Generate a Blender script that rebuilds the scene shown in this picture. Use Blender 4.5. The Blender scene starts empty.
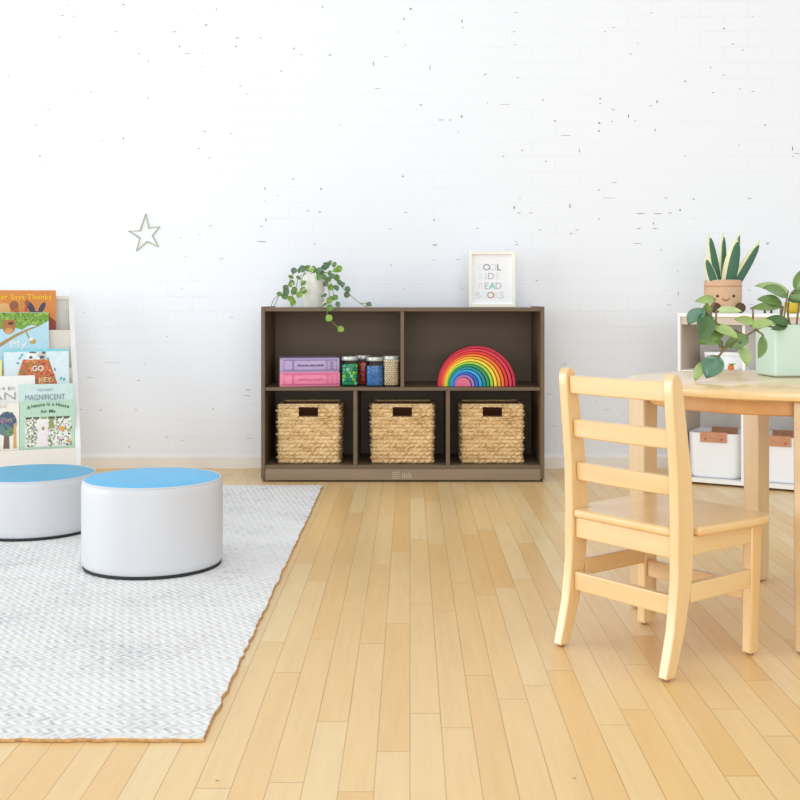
import bpy, bmesh, math, random
from mathutils import Vector, Matrix, Euler
R = math.radians
random.seed(7)
S = bpy.context.scene
COL = S.collection
HC, F, VX, HY = 0.78, 1140.0, 410.0, 300.0      # eye height, focal length in px, vanishing point

def at(px, py, Y):
    return Vector(((px - VX) * Y / F, Y, HC - (py - HY) * Y / F))

# ------------------------------------------------------------------ materials
def lin(c):
    out = []
    for v in c[:3]:
        v = v / 255.0
        out.append(v / 12.92 if v <= 0.04045 else ((v + 0.055) / 1.055) ** 2.4)
    return (*out, 1.0)

class NT:
    def __init__(s, name):
        s.m = bpy.data.materials.new(name); s.m.use_nodes = True
        s.t = s.m.node_tree; s.n = s.t.nodes; s.l = s.t.links
        s.b = s.n['Principled BSDF']; s.o = s.n['Material Output']
    def add(s, typ, **kw):
        n = s.n.new(typ)
        for k, v in kw.items():
            if k.startswith('_'): setattr(n, k[1:], v)
        return n
    def link(s, a, b): s.l.new(a, b)
    def val(s, x, sock):
        if isinstance(x, (int, float)): sock.default_value = x
        elif isinstance(x, tuple): sock.default_value = x
        else: s.l.new(x, sock)
    def math(s, op, a, b=0.0, c=None):
        n = s.n.new('ShaderNodeMath'); n.operation = op
        s.val(a, n.inputs[0]); s.val(b, n.inputs[1])
        if c is not None: s.val(c, n.inputs[2])
        return n.outputs[0]
    def mix(s, f, a, b, mode='MIX'):
        n = s.n.new('ShaderNodeMix'); n.data_type = 'RGBA'; n.blend_type = mode
        s.val(f, n.inputs[0]); s.val(a, n.inputs[6]); s.val(b, n.inputs[7])
        return n.outputs[2]
    def coord(s, scale=(1, 1, 1), rot=(0, 0, 0)):
        c = s.n.new('ShaderNodeTexCoord'); m = s.n.new('ShaderNodeMapping')
        m.inputs['Scale'].default_value = scale; m.inputs['Rotation'].default_value = rot
        s.l.new(c.outputs['Object'], m.inputs['Vector']); return m.outputs[0]
    def noise(s, vec, scale, detail=3.0, rough=0.5):
        n = s.n.new('ShaderNodeTexNoise'); s.l.new(vec, n.inputs['Vector'])
        n.inputs['Scale'].default_value = scale; n.inputs['Detail'].default_value = detail
        n.inputs['Roughness'].default_value = rough
        return n.outputs[0]
    def ramp(s, f, stops):
        n = s.n.new('ShaderNodeValToRGB'); e = n.color_ramp.elements
        while len(e) < len(stops): e.new(0.5)
        for el, (p, c) in zip(e, stops): el.position = p; el.color = c
        s.l.new(f, n.inputs[0]); return n.outputs[0]
    def bump(s, h, strength, dist):
        n = s.n.new('ShaderNodeBump'); n.inputs['Strength'].default_value = strength
        n.inputs['Distance'].default_value = dist
        s.l.new(h, n.inputs['Height']); s.l.new(n.outputs[0], s.b.inputs['Normal'])

_mats = {}
def plain(name, rgb, rough=0.5, var=0.06, scale=30.0, spec=0.5, metal=0.0, coat=0.0):
    """painted / plastic / cloth surface with a faint procedural mottling"""
    if name in _mats: return _mats[name]
    t = NT(name); c = lin(rgb)
    v = t.noise(t.coord(), scale)
    d = tuple(x * (1 - var) for x in c[:3]) + (1,)
    e = tuple(min(1, x * (1 + var)) for x in c[:3]) + (1,)
    t.link(t.ramp(v, [(0.3, d), (0.7, e)]), t.b.inputs['Base Color'])
    t.b.inputs['Roughness'].default_value = rough
    t.b.inputs['Specular IOR Level'].default_value = spec
    t.b.inputs['Metallic'].default_value = metal
    t.b.inputs['Coat Weight'].default_value = coat
    _mats[name] = t.m; return t.m

def wood(name, a, b, axis=2, rough=0.4, scale=14.0, stretch=0.08, coat=0.0):
    if name in _mats: return _mats[name]
    t = NT(name)
    sc = [1.0, 1.0, 1.0]; sc[axis] = stretch
    vec = t.coord(tuple(sc))
    n1 = t.noise(vec, scale * 3, 4, 0.6); n2 = t.noise(vec, scale, 2, 0.5)
    f = t.math('ADD', t.math('MULTIPLY', n1, 0.45), t.math('MULTIPLY', n2, 0.55))
    t.link(t.ramp(f, [(0.35, lin(b)), (0.65, lin(a))]), t.b.inputs['Base Color'])
    t.b.inputs['Roughness'].default_value = rough
    t.b.inputs['Coat Weight'].default_value = coat
    t.b.inputs['Coat Roughness'].default_value = 0.28; t.b.inputs['Coat IOR'].default_value = 1.6
    t.bump(n1, 0.08, 0.001)
    _mats[name] = t.m; return t.m

# ------------------------------------------------------------------ mesh helpers
def BM(): return bmesh.new()

def obj(name, bm, m, parent=None, smooth=True, bevel=0.0, seg=2, weld=False):
    bmesh.ops.recalc_face_normals(bm, faces=bm.faces[:])
    me = bpy.data.meshes.new(name); bm.to_mesh(me); bm.free()
    for x in (m if isinstance(m, (list, tuple)) else [m]): me.materials.append(x)
    if smooth:
        me.shade_smooth()
    o = bpy.data.objects.new(name, me); COL.objects.link(o)
    if parent is not None: o.parent = parent
    if bevel > 0:
        b = o.modifiers.new('bevel', 'BEVEL'); b.width = bevel; b.segments = seg
        b.limit_method = 'ANGLE'; b.angle_limit = R(35); b.harden_normals = False
    if smooth:
        me.set_sharp_from_angle(angle=R(40))
    return o

def tag(o, label, cat, group=None, kind=None):
    if label: o['label'] = label
    if cat: o['category'] = cat
    if group: o['group'] = group
    if kind: o['kind'] = kind
    return o

def thing(name, label, cat, loc=(0, 0, 0), rot=(0, 0, 0), group=None):
    o = bpy.data.objects.new(name, None); COL.objects.link(o)
    o.empty_display_size = 0.05
    o.location = loc; o.rotation_euler = rot
    return tag(o, label, cat, group)

def copy_tree(o, parent=None):
    c = o.copy(); COL.objects.link(c)
    if parent is not None: c.parent = parent
    for ch in list(o.children):
        if ch.parent == o: copy_tree(ch, c)
    return c

def box(bm, x0, x1, y0, y1, z0, z1, mi=0):
    vs = [bm.verts.new((x, y, z)) for z in (z0, z1) for y in (y0, y1) for x in (x0, x1)]
    for q in ((0, 2, 3, 1), (4, 5, 7, 6), (0, 1, 5, 4), (2, 6, 7, 3), (0, 4, 6, 2), (1, 3, 7, 5)):
        f = bm.faces.new([vs[i] for i in q]); f.material_index = mi
    return vs

def hexa(bm, bottom, top, mi=0):
    """solid between two quads (each 4 points in order)"""
    a = [bm.verts.new(p) for p in bottom]; b = [bm.verts.new(p) for p in top]
    n = len(a)
    for f in (a[::-1], b): bm.faces.new(f).material_index = mi
    for i in range(n):
        bm.faces.new((a[i], a[(i + 1) % n], b[(i + 1) % n], b[i])).material_index = mi

def loft(bm, rings, cap0=True, cap1=True, mi=0):
    vr = [[bm.verts.new(p) for p in r] for r in rings]
    n = len(vr[0])
    for a, b in zip(vr, vr[1:]):
        for i in range(n):
            bm.faces.new((a[i], a[(i + 1) % n], b[(i + 1) % n], b[i])).material_index = mi
    if cap0: bm.faces.new(vr[0][::-1]).material_index = mi
    if cap1: bm.faces.new(vr[-1]).material_index = mi
    return vr

def lathe(bm, prof, n=48, cx=0, cy=0, mi=0, cap0=True, cap1=True):
    rings = [[(cx + r * math.cos(2 * math.pi * k / n), cy + r * math.sin(2 * math.pi * k / n), z)
              for k in range(n)] for r, z in prof]
    return loft(bm, rings, cap0, cap1, mi)

def prism(bm, pts, y0, y1, mi=0):
    """polygon in x,z extruded along y"""
    a = [bm.verts.new((x, y0, z)) for x, z in pts]; b = [bm.verts.new((x, y1, z)) for x, z in pts]
    n = len(a)
    bm.faces.new(a).material_index = mi; bm.faces.new(b[::-1]).material_index = mi
    for i in range(n):
        bm.faces.new((a[i], b[i], b[(i + 1) % n], a[(i + 1) % n])).material_index = mi

def prism_x(bm, pts, x0, x1, mi=0):
    """polygon in y,z extruded along x"""
    a = [bm.verts.new((x0, y, z)) for y, z in pts]; b = [bm.verts.new((x1, y, z)) for y, z in pts]
    n = len(a)
    bm.faces.new(a).material_index = mi; bm.faces.new(b[::-1]).material_index = mi
    for i in range(n):
        bm.faces.new((a[i], b[i], b[(i + 1) % n], a[(i + 1) % n])).material_index = mi

def tube(bm, pts, r, n=6, closed=False, mi=0, taper=1.0):
    pts = [Vector(p) for p in pts]; m = len(pts); rings = []
    for i, p in enumerate(pts):
        a = pts[(i - 1) % m] if (i > 0 or closed) else p
        b = pts[(i + 1) % m] if (i < m - 1 or closed) else p
        t = (b - a).normalized()
        u = t.cross(Vector((0.13, 0.31, 0.94)))
        if u.length < 1e-4: u = t.cross(Vector((1, 0, 0)))
        u.normalize(); w = t.cross(u)
        rr = r * (1 + (taper - 1) * i / max(1, m - 1))
        rings.append([p + (u * math.cos(2 * math.pi * k / n) + w * math.sin(2 * math.pi * k / n)) * rr for k in range(n)])
    if closed:
        vr = loft(bm, rings, False, False, mi)
        a, b = vr[-1], vr[0]
        for i in range(n): bm.faces.new((a[i], a[(i + 1) % n], b[(i + 1) % n], b[i])).material_index = mi
    else: loft(bm, rings, True, True, mi)

def smooth_path(pts, k=5):
    pts = [Vector(p) for p in pts]
    if len(pts) < 3: return pts
    out = []
    for i in range(len(pts) - 1):
        p0 = pts[max(0, i - 1)]; p1 = pts[i]; p2 = pts[i + 1]; p3 = pts[min(len(pts) - 1, i + 2)]
        for j in range(k):
            t = j / k
            out.append(0.5 * ((2 * p1) + (p2 - p0) * t + (2 * p0 - 5 * p1 + 4 * p2 - p3) * t * t + (3 * p1 - p0 - 3 * p2 + p3) * t ** 3))
    out.append(pts[-1]); return out

def ball(bm, c, r, u=12, v=8, mi=0, sc=(1, 1, 1)):
    res = bmesh.ops.create_uvsphere(bm, u_segments=u, v_segments=v, radius=r)
    for vv in res['verts']:
        vv.co = Vector((vv.co.x * sc[0], vv.co.y * sc[1], vv.co.z * sc[2])) + Vector(c)
        for f in vv.link_faces: f.material_index = mi

def rrect(w, d, r, z, n=6, cx=0, cy=0):
    pts = []
    for qx, qy, a0 in ((1, 1, 0), (-1, 1, 90), (-1, -1, 180), (1, -1, 270)):
        for k in range(n + 1):
            a = R(a0 + 90 * k / n)
            pts.append((cx + qx * (w / 2 - r) + r * math.cos(a), cy + qy * (d / 2 - r) + r * math.sin(a), z))
    return pts

def leaf(bm, base, tip, width, up, mi=0, cup=0.16, droop=0.08, thick=0.0012, rim=None, rows=8):
    base = Vector(base); tip = Vector(tip); ax = tip - base; L = ax.length; ax.normalize()
    up = Vector(up); side = ax.cross(up).normalized(); nor = side.cross(ax).normalized()
    cols = 6; g = []; gb = []
    for i in range(rows + 1):
        t = i / rows
        w = width / 2 * (max(0.0, math.sin(math.pi * min(1, t ** 0.85))) ** 0.75 + 0.02)
        ra, rb = [], []
        for j in range(cols + 1):
            s = 2 * j / cols - 1
            p = base + ax * (L * t) + side * (s * w) + nor * (cup * width * (abs(s) ** 1.3) * 0.6 - cup * width * 0.3 + droop * L * (4 * t * (1 - t) - 0.5 * t))
            ra.append(bm.verts.new(p)); rb.append(bm.verts.new(p - nor * thick))
        g.append(ra); gb.append(rb)
    for i in range(rows):
        for j in range(cols):
            m = rim if (rim is not None and j in (0, cols - 1)) else mi
            bm.faces.new((g[i][j], g[i][j + 1], g[i + 1][j + 1], g[i + 1][j])).material_index = m
            bm.faces.new((gb[i][j], gb[i + 1][j], gb[i + 1][j + 1], gb[i][j + 1])).material_index = m
    for i in range(rows):
        bm.faces.new((g[i][0], g[i + 1][0], gb[i + 1][0], gb[i][0]))
        bm.faces.new((g[i][cols], gb[i][cols], gb[i + 1][cols], g[i + 1][cols]))
    for j in range(cols):
        bm.faces.new((g[0][j], gb[0][j], gb[0][j + 1], g[0][j + 1]))
        bm.faces.new((g[rows][j], g[rows][j + 1], gb[rows][j + 1], gb[rows][j]))

# lettering: real thin raised letters in the x,z plane facing -y
def glyphs(bm, s, size, x, z, y=0.0, mi=0, align='CENTER', width=None, depth=0.0004, rot=0.0, bold=0.0, stretch=1.0):
    cu = bpy.data.curves.new('lettering', 'FONT'); cu.body = s; cu.size = size
    cu.align_x = align; cu.resolution_u = 3; cu.extrude = depth; cu.offset = bold
    to = bpy.data.objects.new('lettering', cu); COL.objects.link(to)
    bpy.context.view_layer.update()
    dg = bpy.context.evaluated_depsgraph_get()
    me = bpy.data.meshes.new_from_object(to.evaluated_get(dg))
    xs = [v.co.x for v in me.vertices]
    k = 1.0
    if width and xs: k = width / max(1e-6, max(xs) - min(xs))
    M = Matrix.Translation((x, y, z)) @ Matrix.Rotation(rot, 4, 'Y') @ Matrix.Rotation(R(90), 4, 'X') @ Matrix.Diagonal((k, stretch, 1, 1))
    me.transform(M)
    n0 = len(bm.faces)
    bm.from_mesh(me); bm.faces.ensure_lookup_table()
    for f in bm.faces[n0:]: f.material_index = mi
    bpy.data.objects.remove(to); bpy.data.curves.remove(cu); bpy.data.meshes.remove(me)

# ------------------------------------------------------------------ setting
YW = 5.30
def wall_material():
    t = NT('painted_brick')
    c = t.n.new('ShaderNodeTexCoord'); sep = t.n.new('ShaderNodeSeparateXYZ'); cmb = t.n.new('ShaderNodeCombineXYZ')
    t.link(c.outputs['Object'], sep.inputs[0]); t.link(sep.outputs[0], cmb.inputs[0]); t.link(sep.outputs[2], cmb.inputs[1])
    br = t.n.new('ShaderNodeTexBrick'); t.link(cmb.outputs[0], br.inputs['Vector'])
    br.inputs['Scale'].default_value = 1.0
    br.inputs['Brick Width'].default_value = 0.225; br.inputs['Row Height'].default_value = 0.0724
    br.inputs['Mortar Size'].default_value = 0.0035; br.inputs['Mortar Smooth'].default_value = 0.4
    big = t.noise(cmb.outputs[0], 2.2, 3); fine = t.noise(cmb.outputs[0], 45, 4, 0.6); mid = t.noise(cmb.outputs[0], 9, 3)
    show = t.math('MULTIPLY', br.outputs['Fac'], t.ramp(big, [(0.48, (0, 0, 0, 1)), (0.68, (1, 1, 1, 1))]))
    col = t.mix(t.math('MULTIPLY', show, 0.13), lin((239, 242, 247)), lin((200, 202, 206)))
    # a few small bare spots in the joints
    spot = t.math('MULTIPLY', br.outputs['Fac'], t.math('GREATER_THAN', t.noise(cmb.outputs[0], 26, 2), 0.72))
    col = t.mix(t.math('MULTIPLY', spot, 0.55), col, lin((120, 116, 112)))
    t.link(col, t.b.inputs['Base Color']); t.b.inputs['Roughness'].default_value = 0.55
    t.b.inputs['Specular IOR Level'].default_value = 0.3
    h = t.math('ADD', t.math('MULTIPLY', br.outputs['Fac'], -0.55), t.math('ADD', t.math('MULTIPLY', fine, 0.25), t.math('MULTIPLY', mid, 0.5)))
    t.bump(h, 0.28, 0.003)
    return t.m

CHIPS = []
def chips(lst, ox, oy, k):
    for c in lst:
        x, y = c[0], c[1]; w = c[2] if len(c) > 2 else 8; h = c[3] if len(c) > 3 else 4
        CHIPS.append((ox + x / k, oy + y / k, w / k, h / k))
chips([(125,31),(119,74,3,6),(247,9),(645,14),(412,50),(474,76,10),(521,76,6),(359,93,3,8),(374,107,14,2),(472,93,5,6),(278,107,5),(297,122,3,6),
 (404,133,4,3),(588,97,3,10),(603,109,5),(660,110,9),(747,127,3,20),(755,177,16,2),(772,113,10,2),(563,142,7),(481,172,8,3),(18,153,4),(182,183,2,8),
 (296,196,3,7),(247,277,4,8),(410,263,4,7),(462,267,8,2),(397,297,8,2),(418,316,4,5),(80,312,3,8),(93,324,6,2),(586,358,5),(530,377,3,10),(642,378,3,14),
 (556,391,7,2),(616,422,7),(640,424,8,5),(532,440,3,16),(523,453,6),(422,452,6,3),(525,483,20,3),(629,488,4),(780,458,8,2),(138,11,4),(405,107,3)], 0, 0, 2)
chips([(21,18,5,8),(8,38,4,8),(124,42,3,16),(126,55,4),(232,25,10,2),(427,55,8,2),(502,26,10,2),(648,57,8),(665,88,8),(476,87,6,2),(461,108,7,3),(685,100,4),
 (11,90,4),(230,90,8,2),(60,135,2,26),(170,149,8),(235,155,5),(621,135,3,6),(647,150,4),(570,163,4,7),(680,178,4),(706,183,12,2),(625,185,6,4),(41,210,9),
 (175,206,4),(210,209,34,1.5),(286,200,3,8),(400,197,7,5),(400,207,5),(514,203,3,14),(501,212,5),(82,240,18,3),(101,240,7,3),(123,233,4,16),(310,242,8),(398,246,6,6),
 (423,243,6),(398,262,4,10),(457,232,3,16),(470,242,10,2),(620,243,230,1),(730,250,4,12),(510,260,2,18),(333,271,36,2),(245,301,6),(292,323,5),(677,290,4),(785,297,3,18),
 (793,307,14,2),(428,365,16,2),(398,380,5),(418,396,44,1.6),(532,396,10,3),(587,398,7,4),(699,397,8,3),(6,353,6,8),(240,396,6,3),(11,425,7,3),(228,415,4,16),
 (238,426,12,3),(262,426,12,2),(340,412,3,22),(398,438,6,4),(480,427,24,3),(515,427,26,3),(540,426,10,3),(560,420,3,10),(507,447,3,12),(510,457,14,3),(570,457,100,1),(478,457,10,3),(475,487,26,2),
 (354,460,14,2),(342,467,4,8),(155,457,5),(280,460,12,3),(68,440,4,8),(70,490,12,4),(233,489,8,3),(735,488,8,3)], 400, 0, 2)
chips([(430,73,6),(345,108,3,9),(359,162,6),(462,168,20,3),(348,253,5),(307,389,6,4),(241,470,5),(224,515,12,4),(85,507,30,2),(117,600,12,4),(218,600,12,3),
 (60,598,8),(535,559,28,3),(438,597,8,5),(197,705,5,6),(350,687,6,5),(540,681,28,2),(490,335,20,2),(567,118,14,4),(150,465,60,1),(130,551,200,1),(130,426,160,1),(110,334,140,1)], 60, 200, 2.857)
chips([(140,80,40,5),(50,252,50,4),(85,435,70,3),(320,288,8,6),(385,340,44,3),(478,365,4,16),(125,432,10,8)], 540, 350, 5.714)
chips([(615,130,34,6),(510,400,44,5),(40,400,14,6),(105,420,4,50),(50,485,60,4),(100,295,4,16),(520,482,44,4)], 660, 220, 5.714)
chips([(180,25,30,4),(180,105,16,6),(310,105,30,4),(330,260,28,4),(620,10,12,10),(20,260,10,6)], 400, 240, 5.333)

def build_setting():
    bm = BM()
    box(bm, -5.0, 5.0, YW, YW + 0.2, 0.0, 3.0)
    rnd = random.Random(3)
    for px, py, w, h in CHIPS:
        p = at(px, py, YW); s = YW / F
        hw = max(w * s / 2, 0.0022) * 0.9; hh = max(h * s / 2, 0.0012) * 0.55
        if w > 30: hh *= 0.5
        n = 7; vs = []
        for k in range(n):
            a = 2 * math.pi * k / n; q = rnd.uniform(0.55, 1.1)
            vs.append(bm.verts.new((p.x + hw * q * math.cos(a), YW - 0.0006, p.z + hh * q * math.sin(a))))
        bm.faces.new(vs).material_index = 1 if w < 30 else 2
    m1 = plain('bare_joint', (128, 124, 120), 0.9, 0.25, 60)
    m2 = plain('faint_joint', (205, 204, 203), 0.9, 0.1, 60)
    o = obj('wall_back', bm, [wall_material(), m1, m2], smooth=False); o['kind'] = 'structure'
    # floor: maple strips running towards the back wall
    t = NT('maple_strip_floor')
    c = t.n.new('ShaderNodeTexCoord'); sep = t.n.new('ShaderNodeSeparateXYZ'); t.link(c.outputs['Object'], sep.inputs[0])
    x, y = sep.outputs[0], sep.outputs[1]
    W = 0.0572
    u = t.math('DIVIDE', x, W); uid = t.math('FLOOR', u); uf = t.math('FRACT', u)
    wn = t.n.new('ShaderNodeTexWhiteNoise'); wn.noise_dimensions = '1D'; t.link(uid, wn.inputs['W'])
    v = t.math('ADD', t.math('DIVIDE', y, 0.78), t.math('MULTIPLY', wn.outputs[0], 9.0))
    vid = t.math('FLOOR', v); vf = t.math('FRACT', v)
    cmb = t.n.new('ShaderNodeCombineXYZ'); t.link(uid, cmb.inputs[0]); t.link(vid, cmb.inputs[1])
    w2 = t.n.new('ShaderNodeTexWhiteNoise'); w2.noise_dimensions = '2D'; t.link(cmb.outputs[0], w2.inputs['Vector'])
    base = t.ramp(w2.outputs[0], [(0.0, lin((228, 186, 122))), (0.3, lin((232, 196, 136))), (0.65, lin((234, 201, 145))), (1.0, lin((236, 208, 156)))])
    gv = t.n.new('ShaderNodeCombineXYZ')
    t.link(t.math('MULTIPLY', x, 1.0), gv.inputs[0]); t.link(t.math('MULTIPLY', y, 0.07), gv.inputs[1]); t.link(t.math('MULTIPLY', w2.outputs[0], 30.0), gv.inputs[2])
    g1 = t.noise(gv.outputs[0], 60, 4, 0.6); g2 = t.noise(gv.outputs[0], 16, 3, 0.6)
    col = t.mix(t.math('MULTIPLY', t.ramp(g1, [(0.4, (0, 0, 0, 1)), (0.75, (1, 1, 1, 1))]), 0.22), base, lin((205, 158, 104)))
    col = t.mix(t.math('MULTIPLY', t.ramp(g2, [(0.55, (0, 0, 0, 1)), (0.8, (1, 1, 1, 1))]), 0.35), col, lin((208, 168, 120)))
    ex = t.math('MINIMUM', uf, t.math('SUBTRACT', 1.0, uf)); ey = t.math('MINIMUM', vf, t.math('SUBTRACT', 1.0, vf))
    gx = t.math('LESS_THAN', ex, 0.016); gy = t.math('LESS_THAN', ey, 0.0016)
    gap = t.math('MAXIMUM', gx, gy)
    patch = t.noise(c.outputs['Object'], 3.0, 2)
    col = t.mix(t.math('MULTIPLY', gap, t.math('ADD', 0.15, t.math('MULTIPLY', patch, 0.75))), col, lin((148, 104, 62)))
    # occasional nail holes and dark knots
    vor = t.n.new('ShaderNodeTexVoronoi'); vor.inputs['Scale'].default_value = 5.0; t.link(c.outputs['Object'], vor.inputs['Vector'])
    kn = t.math('LESS_THAN', vor.outputs['Distance'], 0.018)
    col = t.mix(t.math('MULTIPLY', kn, 0.6), col, lin((110, 74, 48)))
    t.link(col, t.b.inputs['Base Color'])
    t.link(t.math('ADD', 0.24, t.math('MULTIPLY', g2, 0.16)), t.b.inputs['Roughness'])
    t.b.inputs['Specular IOR Level'].default_value = 0.45
    t.bump(t.math('ADD', t.math('MULTIPLY', gap, -1.0), t.math('MULTIPLY', g2, 0.25)), 0.12, 0.0012)
    bm = BM(); box(bm, -5.0, 5.0, -3.5, YW + 0.2, -0.1, 0.0)
    o = obj('floor', bm, t.m, smooth=False); o['kind'] = 'structure'
    # baseboard
    bm = BM(); prism_x(bm, [(YW, 0.0), (YW - 0.016, 0.0), (YW - 0.016, 0.05), (YW - 0.010, 0.058), (YW, 0.060)], -5.0, 5.0)
    o = obj('baseboard_back', bm, plain('baseboard_paint', (240, 236, 229), 0.5, 0.05, 6), smooth=False); o['kind'] = 'structure'

build_setting()

# ------------------------------------------------------------------ rug
def rug():
    t = NT('woven_rug')
    co = t.coord()
    sep = t.n.new('ShaderNodeSeparateXYZ'); t.link(co, sep.inputs[0])
    x, y = sep.outputs[0], sep.outputs[1]
    # rows of chevron weave, each row mottled on its own
    row = t.math('FLOOR', t.math('DIVIDE', y, 0.019)); par = t.math('SUBTRACT', t.math('MULTIPLY', t.math('MODULO', t.math('ABSOLUTE', row), 2.0), 2.0), 1.0)
    sl = t.math('MULTIPLY', t.math('MULTIPLY', y, par), 0.8)
    st = t.math('SINE', t.math('MULTIPLY', t.math('ADD', x, sl), 300.0))
    gv = t.n.new('ShaderNodeCombineXYZ')
    t.link(t.math('ADD', x, sl), gv.inputs[0]); t.link(t.math('MULTIPLY', y, 0.5), gv.inputs[1]); t.link(row, gv.inputs[2])
    n1 = t.noise(gv.outputs[0], 85, 3, 0.6); n2 = t.noise(gv.outputs[0], 140, 2)
    big = t.noise(co, 4.0, 3)
    thr = t.math('ADD', n1, t.math('MULTIPLY', t.math('SUBTRACT', big, 0.5), 0.5))
    thr = t.math('ADD', thr, t.math('MULTIPLY', st, 0.05))
    col = t.ramp(thr, [(0.44, lin((234, 233, 230))), (0.56, lin((227, 225, 222))), (0.66, lin((209, 209, 208))), (0.78, lin((184, 187, 192)))])
    warm = t.noise(gv.outputs[0], 30, 2)
    col = t.mix(t.math('MULTIPLY', t.math('GREATER_THAN', warm, 0.66), 0.35), col, lin((222, 203, 168)))
    t.link(col, t.b.inputs['Base Color']); t.b.inputs['Roughness'].default_value = 0.95
    t.b.inputs['Specular IOR Level'].default_value = 0.1
    t.bump(t.math('ADD', t.math('MULTIPLY', st, 0.5), t.math('ADD', n2, t.math('MULTIPLY', n1, 0.8))), 0.55, 0.004)
    x0, x1, y0, y1 = -2.75, -0.365, 2.012, 4.755
    root = thing('area_rug', 'large pale grey woven chevron rug lying on the maple floor', 'rug', ((x0 + x1) / 2, (y0 + y1) / 2, 0.0))
    w, d = (x1 - x0) / 2, (y1 - y0) / 2
    bm = BM(); rnd = random.Random(5)
    # outline with a slightly uneven selvedge
    pts = []
    def edge(ax, ay, bx, by, n):
        nx, ny = by - ay, -(bx - ax); L = math.hypot(nx, ny); nx /= L; ny /= L
        for k in range(n):
            f = k / n; e = rnd.uniform(-0.003, 0.003)
            pts.append((ax + (bx - ax) * f + nx * e, ay + (by - ay) * f + ny * e))
    edge(-w, -d, w, -d, 90); edge(w, -d, w, d, 110); edge(w, d, -w, d, 90); edge(-w, d, -w, -d, 60)
    loft(bm, [[(a, b, 0.001) for a, b in pts], [(a, b, 0.008) for a, b in pts]])
    obj('weave', bm, t.m, root, smooth=False)
    bm = BM(); tube(bm, [(a, b, 0.0032) for a, b in pts], 0.0032, 6, closed=True)
    o = obj('rug_binding', bm, plain('jute_edge', (196, 152, 98), 0.9, 0.3, 80), root); o['label'] = 'tan jute binding of the rug edge'
rug()

# ------------------------------------------------------------------ ottomans
def ottoman(loc, h, r, label, blue):
    root = thing('round_ottoman', label, 'ottoman', loc, group='round floor ottomans')
    vin = plain('white_vinyl', (205, 206, 209), 0.45, 0.03, 4)
    bm = BM(); lathe(bm, [(r * 0.980, 0.0), (r * 0.985, 0.009)], 72)
    obj('base', bm, plain('black_base', (38, 38, 40), 0.7), root)
    bm = BM()
    prof = [(r * 0.975, 0.009), (r * 0.992, 0.014), (r, 0.028), (r, h * 0.5), (r, h - 0.022), (r * 0.993, h - 0.010), (r * 0.975, h - 0.003), (r * 0.955, h - 0.001)]
    lathe(bm, prof, 72); obj('body', bm, vin, root)
    bm = BM(); tube(bm, [(r * 0.968 * math.cos(a), r * 0.968 * math.sin(a), h - 0.0015) for a in [2 * math.pi * k / 72 for k in range(72)]], 0.003, 6, closed=True)
    obj('piping', bm, vin, root)
    bm = BM(); lathe(bm, [(r * 0.955, h - 0.004), (r * 0.955, h), (r * 0.90, h + 0.003), (r * 0.6, h + 0.005), (0.02, h + 0.006)], 72)
    o = obj('top_cushion', bm, blue, root); o['label'] = 'sky blue round seat top'
    bm = BM(); box(bm, -0.0008, 0.0008, r - 0.0006, r + 0.0008, 0.03, h - 0.02)
    obj('seam', bm, vin, root)
    return root
RUGZ = 0.0085
ottoman((-0.752, 3.335, RUGZ), 0.252, 0.202, 'taller round white ottoman with sky blue top standing nearest on the rug', plain('sky_blue_vinyl', (72, 180, 228), 0.4, 0.03, 5))
ottoman((-1.273, 3.845, RUGZ), 0.188, 0.210, 'lower round white ottoman with blue top in front of the picture book display', plain('dull_blue_vinyl', (80, 168, 206), 0.45, 0.03, 5))

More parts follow.
